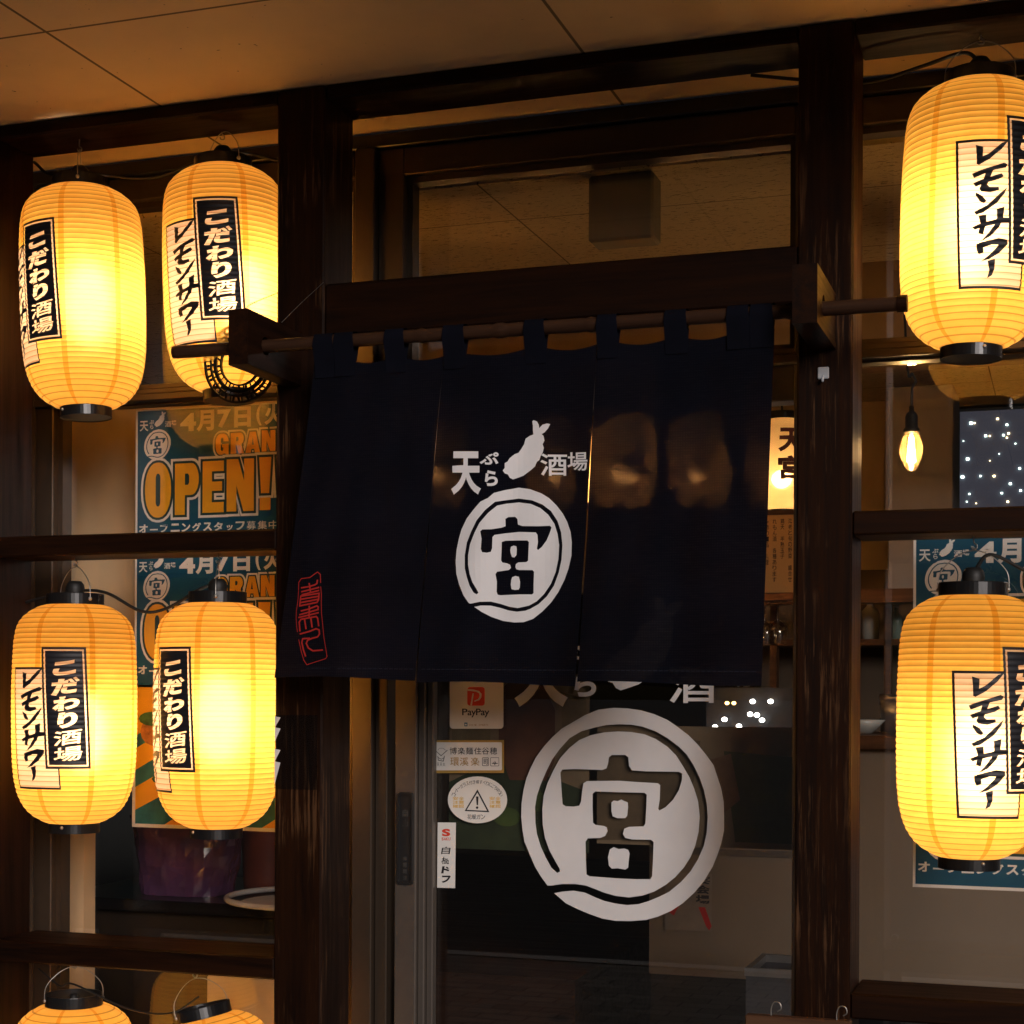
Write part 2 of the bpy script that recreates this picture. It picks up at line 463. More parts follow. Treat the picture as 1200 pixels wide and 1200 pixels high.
# ------------------------------------------------------------------ main measures of the shop front (metres, front of the posts at y = 0)
TD = 0.13                                   # depth of the timbers
XL = aX(39.5, 300, TD)                      # right face of the far left post
XM0, XM1 = aX(324.5, 250, 0), aX(380, 250, 0)
XR0, XR1 = aX(933, 600, 0), aX(999, 500, 0)
XE0 = XR1 + 0.86
PW = XM1 - XM0
ZS = aZ(600, 70.7, 0)                       # soffit
ZB = 2.555                        # underside of the top beam
ZH1, ZH0 = aZ(660, 309, 0), aZ(420, 390.5, 0)   # header behind the curtain
ZT1, ZT0 = aZ(160, 624, 0), aZ(160, 648.5, 0)   # cross rails
ZF1, ZF0 = aZ(160, 1112, 0), aZ(160, 1138, 0)   # low rails
YG = 0.33                                   # window glass
ZC = ZS - 0.09                              # indoor ceiling
Z0 = 0.0

# ------------------------------------------------------------------ the setting
gm, n, l, bs = mk('grey paving')
br = n.new("ShaderNodeTexBrick"); l.new(coords(n, l, (1, 1, 1)), br.inputs[0]); br.inputs['Scale'].default_value = 2.2
br.inputs['Color1'].default_value = (0.22, 0.20, 0.18, 1); br.inputs['Color2'].default_value = (0.33, 0.30, 0.27, 1); br.inputs['Mortar'].default_value = (0.05, 0.05, 0.05, 1)
br.inputs['Mortar Size'].default_value = 0.01
l.new(br.outputs[0], bs.inputs['Base Color']); bs.inputs['Roughness'].default_value = 0.75
bm = bmesh.new()
for q in [(-300, 300, -300, -6.2)]: pass
bm = B(-60, 60, -5.0, YG-0.06, -0.2, Z0); struct('pavement', bm, gm)
struct('road', B(-300, 300, -300, -5.15, -0.4, -0.12), plain('asphalt', (0.045, 0.045, 0.048), 0.8, 0, 0.2, 6, 0.3))
struct('kerb', B(-60, 60, -5.15, -5.0, -0.3, 0.004, 0.01), plain('kerb stone', (0.6, 0.58, 0.56), 0.8, 0, 0.1))
struct('ground', B(-400, 400, 6.3, 500, -0.6, -0.15), plain('dark ground', (0.05, 0.05, 0.045), 0.9))
# soffit: seams measured off the picture
sx1 = aX(188, 122, 0); sx2 = aX(682, 61, 0)
def on_soffit(x, y):
    lo, hi = -2.5, 3.0
    for _ in range(60):
        mid = (lo+hi)/2
        if aZ(x, y, mid) > ZS: hi = mid
        else: lo = mid
    return at(x, y, lo)
p1, p2, p3 = on_soffit(30, 22), on_soffit(660, 31), on_soffit(160, 22)
struct('soffit', B(-6.5, 4.5, -1.05, YG-0.05, ZS, ZS+0.12),
       tiles('soffit boards', (0.84, 0.68, 0.50), 0, (abs(p2.x-p1.x), 0.91), 0.006, (p1.x, p3.y)))
struct('indoor_floor', B(-4.2, 2.6, YG-0.06, 6.3, -0.2, -0.004), wood('dark floor boards', 'y', (0.02, 0.009, 0.005), (0.05, 0.022, 0.012)))
struct('indoor_ceiling', B(-4.2, 2.6, YG+0.06, 3.3, ZC, ZC+0.1), tiles('rockwool tiles', (0.70, 0.57, 0.38), 0.61, (0.91, 0.455), 0.004, (-0.25, 0.2)))

# ------------------------------------------------------------------ timber frame
tf = thing('timber_frame', 'dark stained timber frame of posts and beams across the shop front', 'timber frame', (XM0, 0, 0))
b_ = 0.0035
obj('post', B(XL-PW, XL, 0, TD, 0, ZS-0.002, b_), M['wood_z'], tf)
obj('post', B(XM0, XM1, 0, TD, 0, ZS-0.002, b_), M['wood_worn'], tf)
obj('post', B(XR0, XR1, 0, TD, 0, ZS-0.002, b_), M['wood_worn'], tf)
obj('post', B(XE0, XE0+PW, 0, TD, 0, ZS-0.002, b_), M['wood_z'], tf)
for a, b in ((XL-PW-1.2, XL-PW), (XL, XM0), (XM1, XR0), (XR1, XE0), (XE0+PW, XE0+PW+1.2)):
    obj('top_beam', B(a, b, 0.003, TD-0.003, ZB, ZS-0.001, b_), M['wood_x'], tf)
obj('header', B(XM1, XR0, 0.004, 0.05, ZH0, ZH1, b_), M['wood_x'], tf)
for a, b in ((XL, XM0), (XR1, XE0)):
    obj('rail', B(a, b, 0.003, TD-0.003, ZT0, ZT1, b_), M['wood_x'], tf)
    obj('rail', B(a, b, 0.003, TD+0.02, ZF0, ZF1, b_), M['wood_x'], tf)
# brackets for the curtain rod: boards standing out from the posts
YB = -0.215
def bracket(px0, px1, ptop, pbot):
    x0, x1 = aX(px0, ptop, YB), aX(px1, ptop, YB)
    z1, z0 = aZ((px0+px1)/2, ptop, YB), aZ((px0+px1)/2, pbot, YB)
    bm = bmesh.new()
    yr = -0.145; zr = (z0+z1)/2 - 0.004; rr = 0.0165; n = 20
    # board with a round hole: outline ring to hole ring on both sides
    out = []
    for k in range(n):
        a = 2*math.pi*k/n
        dy, dz = math.cos(a), math.sin(a)
        ts = []
        if dy > 1e-9: ts.append((0.0-yr)/dy)
        if dy < -1e-9: ts.append((YB-yr)/dy)
        if dz > 1e-9: ts.append((z1-zr)/dz)
        if dz < -1e-9: ts.append((z0-zr)/dz)
        t = min(ts); out.append((yr+dy*t, zr+dz*t))
    for cy, cz in ((0, z0), (0, z1), (YB, z0), (YB, z1)):     # snap the nearest outline point to each corner
        i = min(range(n), key=lambda i: math.hypot(out[i][0]-cy, out[i][1]-cz)); out[i] = (cy, cz)
    hole = [(yr+rr*math.cos(2*math.pi*k/n), zr+rr*math.sin(2*math.pi*k/n)) for k in range(n)]
    V = [[bm.verts.new((x, y, z)) for y, z in ring] for x in (x0, x1) for ring in (out, hole)]
    for k in range(n):
        j = (k+1) % n
        bm.faces.new((V[0][k], V[0][j], V[1][j], V[1][k])); bm.faces.new((V[2][k], V[3][k], V[3][j], V[2][j]))
        bm.faces.new((V[0][k], V[2][k], V[2][j], V[0][j])); bm.faces.new((V[1][k], V[1][j], V[3][j], V[3][k]))
    obj('bracket', bm, M['wood_y'], tf)
    return x0, x1, zr
bl = bracket(268, 290, 362, 427)
brk = bracket(928.5, 958, 309, 378.5)
YR = -0.145
# rod
pL, pR = at(204, 413, YR), at(1062, 355.5, YR)
zr = (bl[2]+brk[2])/2; 
rod = thing('curtain_rod', 'smoked bamboo rod with ringed joints carrying the dark door curtain', 'rod', (pL.x, YR, pL.z))
bm = bmesh.new(); prof = []
N = 150
for i in range(N+1):
    t = i/N; prof.append(pL.lerp(pR, t))
nodes_x = [aX(x, 390, YR) for x in (300, 395, 494, 587, 692, 800, 925)]
rads = []
for p in prof:
    d = min(abs(p.x-q) for q in nodes_x)
    rads.append(0.0118 + (0.0016 if d < 0.006 else (-0.0006 if d < 0.014 else 0)))
tube(bm, prof, rads, 14, smooth=False); obj('pole', bm, M['bamboo'], rod, True)
bm = bmesh.new(); tube(bm, [pR - Vector((0.014, 0, 0)), pR + Vector((0.002, 0, 0))], 0.0135, 14, smooth=False); obj('end_cap', bm, M['wood_x'], rod)

# small things fixed to the posts
hk = thing('adhesive_hook', 'small pale plastic stick-on hook under the bracket on the wide right post', 'hook', (aX(965, 438, 0), -0.004, aZ(965, 438, 0)))
o = hk.location
obj('plate', B(o.x-0.0095, o.x+0.0095, -0.004, -0.0005, o.z-0.009, o.z+0.011, 0.0015), plain('pale grey plastic', (0.45, 0.47, 0.5), 0.4), hk)
bm = bmesh.new(); tube(bm, [(o.x, -0.003, o.z-0.004), (o.x, -0.008, o.z-0.012), (o.x, -0.012, o.z-0.014), (o.x, -0.014, o.z-0.008)], 0.002, 8); obj('prong', bm, plain('pale grey plastic prong', (0.45, 0.47, 0.5), 0.4), hk)
# strip of film with white zigzags on the middle post
fx0, fx1 = XM0+0.001, aX(372, 880, 0)
fz1, fz0 = aZ(350, 838, 0), aZ(350, 925, 0)
fl = thing('plastic_film', 'clear plastic film with white zigzag marks stuck on the middle post', 'film', (fx0, -0.002, fz0))
obj('sheet', B(fx0, fx1, -0.0022, -0.0012, fz0, fz1), M['film'], fl)
zz = []
for k, (t0, t1) in enumerate(((0.02, 0.17), (0.17, 0.36), (0.46, 0.63), (0.63, 0.94))):
    za, zb = fz1+(fz0-fz1)*t0, fz1+(fz0-fz1)*t1
    zz.append([(fx0+0.001, za), (fx0+0.013, za-0.002), (fx0+0.001, zb)])
bm = bmesh.new()
for k, p in enumerate(zz): fill([p], bm)
remap(bm, lambda x, y, z: Vector((x, -0.0026, y))); obj('marking', bm, M['vinyl'], fl)
# loose fishing line on the left bracket
fi = tag(obj('nylon_line', (lambda b: tube(b, [at(330, 378, -0.1), at(352, 356, -0.06), at(379, 331, -0.002)], 0.0005, 5))(bmesh.new()), M['steel']), 'thin shiny nylon line running from the left bracket up to the middle post', 'string')

# ------------------------------------------------------------------ door curtain
YN = -0.147
zhem = lambda X: 0
ctl, ctr = at(368, 424, YN), at(908, 385, YN)
cbl, cbr = at(330, 797, YN), at(893, 803, YN)
def cloth_y(X, Z):
    t = max(0.0, min(1.0, (ctl.z-Z)/(ctl.z-cbl.z)))
    s = (X-cbl.x)/(cbr.x-cbl.x)
    f = 0.0075*math.sin(s*23+0.6+t*0.8)*(0.25+0.75*t) + 0.015*math.sin(s*9.5+1.9+t*1.3)*t + 0.003*math.sin(s*51+t*3)*t*(1-0.4*t)
    f += 0.005*math.sin(s*17-6*t)*t*(1-t)
    f += -0.018*max(0, 0.16-s)*t/0.16
    if t > 0.965: f += -0.0014
    f += 0.0022*math.sin(s*70+t*9)*t*(1-t)*2
    xl, xr = ctl.x+(cbl.x-ctl.x)*t, ctr.x+(cbr.x-ctr.x)*t
    q = (X-xl)/(xr-xl)
    if q >= 0.637: f += 0.004*(t**1.5)*(1-(min(q, 1)-0.637)/0.363)**6
    elif q >= 0.301: f += -0.003*t*((q-0.301)/0.336)**6
    return YN + f
nm, n, l, bs = mk('navy cotton'); 
vv = coords(n, l, (1, 1, 1))
wa = n.new("ShaderNodeTexWave"); wa.bands_direction = 'X'; l.new(vv, wa.inputs[0]); wa.inputs['Scale'].default_value = 75; wa.inputs['Distortion'].default_value = 1.2; wa.inputs['Detail Scale'].default_value = 3
wb = n.new("ShaderNodeTexWave"); wb.bands_direction = 'Z'; l.new(vv, wb.inputs[0]); wb.inputs['Scale'].default_value = 75; wb.inputs['Distortion'].default_value = 1.2; wb.inputs['Detail Scale'].default_value = 3
wv = math_(n, l, 'MULTIPLY', wa.outputs['Fac'], wb.outputs['Fac'])
sl_ = noise(n, l, coords(n, l, (1, 1, 6)), 40, 4, 0.6)
bs.inputs['Roughness'].default_value = 0.9; bs.inputs['Specular IOR Level'].default_value = 0.1
l.new(ramp(n, l, noise(n, l, vv, 9, 4), [(0.3, (0.0030, 0.0038, 0.0082)), (0.7, (0.0052, 0.0064, 0.0132))]), bs.inputs['Base Color'])
bump(n, l, bs, wv, 0.25, 0.0006)
tp = n.new("ShaderNodeBsdfRefraction"); tp.inputs["Roughness"].default_value = 0.36; tp.inputs["IOR"].default_value = 1.04; tp.inputs[0].default_value = (1.0, 0.82, 0.66, 1)
tl = n.new("ShaderNodeBsdfTranslucent"); tl.inputs[0].default_value = (0.026, 0.020, 0.020, 1)
m1 = n.new("ShaderNodeMixShader"); m1.inputs[0].default_value = 0.35; l.new(bs.outputs[0], m1.inputs[1]); l.new(tl.outputs[0], m1.inputs[2])
m2 = n.new("ShaderNodeMixShader"); l.new(m1.outputs[0], m2.inputs[1]); l.new(tp.outputs[0], m2.inputs[2])
fac = math_(n, l, 'MULTIPLY', math_(n, l, 'MULTIPLY', math_(n, l, 'ADD', math_(n, l, 'MULTIPLY', wv, 0.9), 0.35), ramp(n, l, sl_, [(0.3, (.35,)*3), (0.7, (1.25,)*3)])), 0.017)
l.new(fac, m2.inputs[0]); l.new(m2.outputs[0], n["Material Output"].inputs[0])
M['navy'] = nm
tabm, n, l, bs = mk('navy cotton double'); l.new(ramp(n, l, noise(n, l, coords(n, l), 12, 4), [(0.3, (0.0020, 0.0023, 0.0052)), (0.7, (0.0033, 0.0037, 0.0085))]), bs.inputs['Base Color']); bs.inputs['Roughness'].default_value = 0.9; bs.inputs['Specular IOR Level'].default_value = 0.1

nr = thing('noren_curtain', 'dark navy split door curtain with white tempura shop emblem hanging from bamboo rod', 'door curtain', (cbl.x, YN, cbl.z))
SPL = [0.0, 0.301, 0.637, 1.0]
tabs_px = [(370, 393), (394, 417), (453, 476), (521, 546), (616, 640), (701, 725), (780, 806), (853, 879), (880, 907)]
tabs_s = []
for a, b in tabs_px:
    y_ = 400 - (a-370)*0.067
    tabs_s.append(((aX(a, y_, YN)-ctl.x)/(ctr.x-ctl.x), (aX(b, y_, YN)-ctl.x)/(ctr.x-ctl.x)))
tcs = sorted((a+b)/2 for a, b in tabs_s)
def hem_dip(s):
    lo = max([c for c in tcs if c <= s], default=tcs[0]); hi = min([c for c in tcs if c > s], default=tcs[-1])
    if hi <= lo: return 0
    t = (s-lo)/(hi-lo); return -0.011*math.sin(math.pi*t)*min(1, (hi-lo)/0.14)
for p in range(3):
    bm = bmesh.new(); s0, s1 = SPL[p], SPL[p+1]
    nu, nv = 44, 80; rows = []
    for j in range(nv+1):
        t = j/nv; row = []
        for i in range(nu+1):
            s = s0 + (s1-s0)*i/nu
            gap = 0.0013*(t**0.7)
            if p > 0 and i == 0: s += gap
            if p < 2 and i == nu: s -= gap
            top = ctl.lerp(ctr, s); bot = cbl.lerp(cbr, s)
            P = top.lerp(bot, t); 
            z = P.z + hem_dip(s)*(1-t)**6 + (0.003*math.sin(s*14+p*2.1) + (0.004, -0.002, 0.001)[p])*t**3
            x = P.x - 0.010*math.sin(t*2.2)*(1-s)**4*t
            y = cloth_y(P.x + (1e-5 if p == 2 and i == 0 else (-1e-5 if p == 1 and i == nu else 0)), z)
            row.append(bm.verts.new((x, y, z)))
        rows.append(row)
    for j in range(nv):
        for i in range(nu): bm.faces.new((rows[j][i], rows[j+1][i], rows[j+1][i+1], rows[j][i+1]))
    obj('cloth_panel', bm, M['navy'], nr, True)
# stitched seams where cloth is doubled (bottom hem)
for (a, b) in tabs_s:
    bm = bmesh.new()
    sm_ = (a+b)/2; c = ctl.lerp(ctr, sm_)
    rx = (c.x-pL.x)/(pR.x-pL.x); rc = pL.lerp(pR, rx)
    x0, x1 = ctl.lerp(ctr, a).x, ctl.lerp(ctr, b).x
    path = [(cloth_y(c.x, c.z-0.03)-0.0022, c.z-0.030), (cloth_y(c.x, c.z-0.01)-0.0026, c.z-0.008), (YR-0.0150, rc.z-0.008), (YR-0.0150, rc.z+0.004), (YR-0.011, rc.z+0.0125), (YR, rc.z+0.0155), (YR+0.011, rc.z+0.0125), (YR+0.0150, rc.z), (YR+0.012, rc.z-0.012), (cloth_y(c.x, c.z-0.01)+0.003, c.z-0.014)]
    V = []
    for k, (y, z) in enumerate(path):
        flare = 0.001*math.sin(k*1.3)
        V.append((bm.verts.new((x0-flare, y, z)), bm.verts.new((x1+flare, y, z))))
    for k in range(len(V)-1): bm.faces.new((V[k][0], V[k+1][0], V[k+1][1], V[k][1]))
    obj('hanging_tab', bm, tabm, nr, True)

# shop emblem, traced outlines -------------------------------------------------
NA = dict(
 ring=[(140,1048),(110,1005),(85,945),(70,890),(66,820),(72,760),(85,700),(100,650),(130,590),(170,540),(205,500),(245,480),(275,452),(330,435),(400,420),(460,428),(520,450),(560,475),(600,515),(635,560),(660,605),(680,660),(687,715),(685,790),(668,860),(645,920),(610,985),(570,1040),(520,1090),(470,1130),(420,1148),(370,1150),(310,1142),(250,1120),(205,1095),(168,1068),(200,1060),(250,1060),(300,1072),(340,1085),(385,1092),(430,1086),(455,1076),(500,1050),(545,1008),(585,950),(612,880),(628,810),(633,730),(625,660),(605,600),(570,545),(525,510),(470,488),(400,479),(330,490),(280,500),(230,545),(185,600),(155,660),(130,720),(118,790),(118,860),(130,910),(145,955),(165,990),(180,1000),(190,992),(180,970),(160,935),(145,890),(137,840),(137,790),(148,730),(172,670),(200,615),(245,560),(290,520),(335,508),(400,500),(465,508),(515,530),(555,565),(588,615),(605,670),(614,730),(610,805),(595,875),(568,940),(530,995),(490,1035),(450,1058),(390,1072),(345,1065),(300,1050),(250,1038),(195,1040),(150,1050)],
 roof=[(330,590),(345,580),(380,578),(392,590),(395,620),(420,628),(500,628),(565,625),(572,635),(562,665),(545,705),(520,740),(500,757),(494,750),(500,715),(498,675),(490,662),(400,660),(330,668),(275,678),(265,690),(262,750),(255,770),(235,775),(212,772),(206,755),(210,700),(204,660),(215,650),(260,648),(310,638),(330,630)],
 body=[(310,715),(330,708),(390,706),(445,706),(453,715),(450,770),(448,815),(438,823),(395,825),(382,835),(380,850),(385,862),(400,866),(470,866),(478,875),(475,940),(474,990),(465,998),(400,998),(300,1003),(285,1000),(280,985),(282,930),(276,890),(284,876),(320,870),(345,866),(356,855),(352,838),(335,830),(312,826),(305,815),(308,760)],
 i1=[(357,740),(372,734),(386,738),(388,755),(386,785),(375,798),(362,796),(355,775),(353,758)],
 i2=[(362,905),(380,898),(398,903),(404,930),(402,960),(396,972),(375,974),(358,970),(354,945),(357,920)],
 prawn=[(475,62),(482,55),(500,62),(510,80),(512,98),(530,80),(555,73),(572,76),(560,100),(540,122),(525,130),(535,140),(540,165),(530,185),(536,205),(530,230),(518,250),(512,270),(498,280),(488,305),(465,325),(445,340),(425,355),(400,365),(370,376),(355,368),(345,350),(330,345),(320,330),(330,315),(330,290),(345,280),(355,262),(380,240),(400,232),(415,210),(430,185),(438,155),(460,140),(480,132),(478,110),(478,85)])
TXT = [('天', 45, 228, 208, 462, 0.035), ('ぷ', 200, 228, 300, 300, 0.03), ('ら', 228, 330, 295, 415, 0.04), ('酒', 517, 235, 660, 355, 0.013), ('場', 662, 228, 778, 330, 0.013)]
NB = dict(
 ring=[(185,968),(150,920),(120,870),(90,800),(65,740),(55,680),(48,610),(50,540),(60,470),(75,410),(95,360),(125,300),(165,245),(210,195),(260,150),(320,115),(380,80),(450,52),(530,42),(600,45),(670,55),(740,75),(810,105),(860,140),(920,185),(970,235),(1010,285),(1050,340),(1070,400),(1090,460),(1103,530),(1105,610),(1105,680),(1090,750),(1070,810),(1045,870),(1000,945),(950,1005),(890,1060),(830,1100),(760,1130),(700,1147),(620,1153),(540,1152),(470,1140),(400,1115),(340,1090),(280,1060),(240,1025),(220,1008),(260,1000),(320,995),(380,1005),(430,1028),(480,1048),(540,1062),(600,1070),(660,1065),(710,1050),(770,1025),(820,1000),(880,950),(930,895),(970,830),(1000,760),(1015,690),(1020,610),(1015,540),(1000,470),(975,400),(945,340),(910,285),(870,245),(810,200),(750,165),(680,140),(620,130),(560,128),(490,132),(430,145),(360,165),(300,200),(250,255),(210,310),(180,370),(150,440),(130,500),(120,560),(122,640),(130,700),(150,765),(175,820),(205,875),(235,902),(250,895),(248,880),(225,840),(195,785),(172,720),(160,650),(158,570),(165,500),(185,435),(215,370),(250,305),(300,250),(350,210),(410,185),(480,170),(550,165),(620,168),(690,180),(750,205),(810,245),(855,290),(890,345),(925,405),(950,465),(970,530),(978,610),(972,690),(955,760),(930,820),(895,875),(850,925),(800,965),(740,1000),(680,1020),(610,1030),(540,1022),(480,1005),(430,985),(385,968),(330,960),(260,960),(205,968)],
 roof=[(505,300),(520,288),(590,288),(606,300),(610,345),(625,368),(700,373),(870,376),(887,385),(885,420),(870,470),(840,520),(800,560),(768,577),(762,568),(770,520),(772,445),(760,435),(640,428),(560,422),(390,424),(372,435),(365,480),(360,530),(350,552),(320,557),(280,555),(264,545),(260,500),(255,420),(252,380),(262,364),(330,361),(470,366),(492,358),(500,335)],
 body=[(420,490),(435,478),(560,482),(690,485),(702,495),(700,560),(695,645),(685,660),(610,662),(585,672),(578,700),(590,720),(625,728),(725,730),(738,742),(735,830),(730,920),(720,935),(640,935),(540,930),(405,920),(388,910),(385,840),(383,740),(395,722),(460,720),(485,710),(498,685),(494,665),(480,658),(435,652),(422,640),(420,560)],
 i1=[(518,535),(530,525),(550,528),(570,520),(585,528),(603,535),(605,560),(600,605),(590,617),(550,617),(525,608),(518,580)],
 i2=[(510,780),(530,768),(555,778),(585,775),(605,782),(613,800),(608,840),(605,875),(590,885),(550,878),(520,880),(505,865),(500,820)])
def to_px(p, k, ox, oy): return [(ox+x*k, oy+y*k) for x, y in p]
kA, oA = 180/831, (520, 480)
kB, oB = 260/1156, (600, 820)
def on_cloth(x, y, z):
    P = at(x, y, YN); return Vector((P.x, cloth_y(P.x, P.z)-0.0018-z, P.z))
bm = fill([to_px(NA[k], kA, *oA) for k in ('ring', 'roof', 'body')])
for k in ('i1', 'i2'): fill([to_px(NA[k], kA, *oA)], bm)
obj('circle_emblem', remap(cut(bm, 6, 6), on_cloth), M['white'], nr)
obj('prawn_emblem', remap(cut(fill([to_px(NA['prawn'], kA, *oA)]), 6, 6), on_cloth), M['white'], nr)
for ch, a, b, c, d, bo in TXT:
    obj('character', remap(cut(fill([to_px(q, kA, *oA) for q in gfit(ch, a, b, c, d, bo)]), 8, 8), on_cloth), M['white'], nr)
# red seal at the lower left
kS, oS = 70/646, (335, 660)
sealframe = [([(160,290),(160,210),(190,170),(290,160),(375,100),(405,125),(410,215)],3.5), ([(160,300),(155,420),(140,520),(140,600),(150,690),(160,745)],2.6), ([(412,260),(420,340),(420,420),(425,540),(440,650),(460,800),(490,940),(505,1010),(490,1035),(275,1100),(240,1050),(210,960),(178,830)],2.8)]
seal = [[(195,270),(280,258),(345,240),(370,225),(375,190)], [(285,225),(295,280),(300,320)], [(200,312),(390,268)], [(205,345),(390,300)],
        [(190,360),(185,400),(180,465)], [(190,360),(395,330)], [(395,330),(390,400),(375,428)], [(185,395),(390,362)], [(185,430),(385,395)], [(180,465),(375,428)],
        [(290,470),(290,580)], [(200,520),(285,500),(375,465),(390,480),(385,505)], [(185,560),(390,505)], [(175,590),(390,540)],
        [(190,735),(180,640),(200,610),(370,580),(385,600),(398,680)], [(240,610),(258,710)], [(310,600),(325,695)],
        [(195,768),(300,740),(370,712),(405,725),(410,770),(390,800),(330,815),(280,835),(265,870),(290,920),(340,950),(450,942)], [(300,815),(225,820),(215,860),(235,940),(260,1005)]]
sp_ = [([(oS[0]+x*kS, oS[1]+y*kS) for x, y in ln], wd*0.28) for ln, wd in sealframe] + [([(oS[0]+x*kS, oS[1]+y*kS) for x, y in ln], 1.75) for ln in seal]
obj('red_seal', remap(strokes(sp_, 1.7), on_cloth), M['red'], nr)

for a, b in ((0.012, 0.292), (0.310, 0.628), (0.646, 0.990)):
    ds = []
    for t_ in (0.962,):
        k = a
        while k < b:
            p, q = [ctl.lerp(ctr, u).lerp(cbl.lerp(cbr, u), t_) for u in (k, k+0.0065)]
            ds.append([(p.x, p.z), (q.x, q.z)]); k += 0.0105
    obj('hem_stitching', remap(strokes(ds, 0.0008), lambda x, y, z: Vector((x, cloth_y(x, y)-0.0012-z*0.1, y))), plain('dark blue thread', (0.016, 0.018, 0.034), 0.9), nr)

# ------------------------------------------------------------------ glazing: windows and sliding door
YF0, YF1 = 0.285, 0.36                      # frame front and back
ZTOP = ZS - 0.004
ZBAND = aZ(412, 177, YF0-0.012)
ZUF = aZ(472, 207, YF0)                     # top of the upper panes
ZR1, ZR0 = 2.081, 2.066      # rail between upper and lower panes
XMU0, XMU1 = aX(417, 900, YF0), aX(440, 900, YF0)      # mullion beside the door
XDJ = aX(462, 900, YF0)
XDR0, XDR1 = aX(948, 800, YF0), aX(970, 800, YF0)     # right jamb (behind the right post)
XWL0, XWL1 = aX(40, 800, YF0), aX(62, 800, YF0)
def window(label, x0, x1, z0, z1, fr, bars=(), up=None, mat='alu', cat='window', lite=True):
    t = thing('window', label, cat, (x0, YF0, z0))
    a, b, c, d = fr                          # left, right, bottom, top widths
    bm = bmesh.new()
    if a: box(bm, x0, x0+a, YF0, YF1, z0, z1, 0.002)
    if b: box(bm, x1-b, x1, YF0, YF1, z0, z1, 0.002)
    if c: box(bm, x0+a, x1-b, YF0+0.001, YF1-0.001, z0, z0+c, 0.002)
    if d: box(bm, x0+a, x1-b, YF0+0.001, YF1-0.001, z1-d, z1, 0.002)
    # glazing bead, a step behind the frame
    s = 0.012
    box(bm, x0+a, x0+a+s, YF0+0.02, YF1-0.02, z0+c, z1-d); box(bm, x1-b-s, x1-b, YF0+0.02, YF1-0.02, z0+c, z1-d)
    box(bm, x0+a+s, x1-b-s, YF0+0.02, YF1-0.02, z0+c, z0+c+s); box(bm, x0+a+s, x1-b-s, YF0+0.02, YF1-0.02, z1-d-(s if d else 0.003), z1-d)
    obj('frame', bm, M[mat], t)
    obj('pane', B(x0+a+s*0.5, x1-b-s*0.5, YG-0.003, YG+0.003, z0+c+s*0.5, z1-d-s*0.5), M['glass'], t)
    return t
XWR1 = XE0 + PW*0.5
ZW0 = ZF0 - 0.75
window('upper left fixed window above the posters, behind two lanterns', XWL0, XMU0-0.001, ZR1+0.001, ZBAND, (0.03, 0.008, 0.012, 0.05))
window('large left window with posters inside the glass, behind the lanterns', XWL0, XMU0-0.001, ZW0, ZR0-0.001, (0.045, 0.010, 0.04, 0.0))
window('long fixed window above the door, ceiling tiles showing through', XMU1+0.001, XDR0, ZR1+0.001, ZBAND, (0.055, 0.03, 0.012, 0.055))
window('upper right fixed window behind the big upper lantern', XDR1+0.03, XWR1, ZR1+0.001, ZBAND, (0.004, 0.03, 0.012, 0.05))
window('lower right window with bulb and night lights showing through', XDR1+0.03, XWR1, ZW0, ZR0-0.001, (0.004, 0.03, 0.04, 0.0))
wf_ = thing('glazing_frame', 'bronze metal frame of mullions and rails holding the windows', 'window frame', (XMU0, YF0, 0))
obj('mullion', B(XMU0, XMU1, YF0-0.02, YF1, 0, ZBAND, 0.002), M['alu'], wf_)
obj('mullion', B(XDR1, XDR1+0.029, YF0-0.02, YF1, 0, ZBAND, 0.002), M['alu'], wf_)
obj('head_band', B(-4.2, 2.6, YF0-0.014, YF1+0.02, ZBAND+0.001, ZTOP, 0.002), M['black'], wf_)
obj('cross_rail', B(XWL0, XMU0-0.001, YF0-0.01, YF1, ZR0, ZR1, 0.002), M['alu'], wf_)
obj('cross_rail', B(XMU1+0.001, XDR1-0.001, YF0-0.01, YF1, ZR0, ZR1, 0.002), M['alu'], wf_)
obj('cross_rail', B(XDR1+0.03, XWR1, YF0-0.01, YF1, ZR0, ZR1, 0.002), M['alu'], wf_)
obj('jamb', B(XMU1+0.001, XDJ-0.014, YF0-0.004, YF1, 0, ZR0-0.001, 0.002), M['alu'], wf_)
bm = bmesh.new(); box(bm, -4.2, XWL0-0.001, YF0, YF1, 0, ZBAND); tag(obj('outer_wall', bm, plain('brown render', (0.06, 0.04, 0.025), 0.8)), 'dark brown wall beside the left window, behind the far left post', 'wall')
tag(obj('outer_wall', B(XWL0, XMU0-0.001, YF0+0.01, YF1-0.005, 0, ZW0-0.001), plain('brown render low', (0.06, 0.04, 0.025), 0.8)), 'low dark brown wall under the left window', 'wall')
tag(obj('outer_wall', B(XDR1+0.03, XWR1+1, YF0+0.01, YF1-0.005, 0, ZW0-0.001), plain('brown render low', (0.06, 0.04, 0.025), 0.8)), 'low dark brown wall under the right window', 'wall')
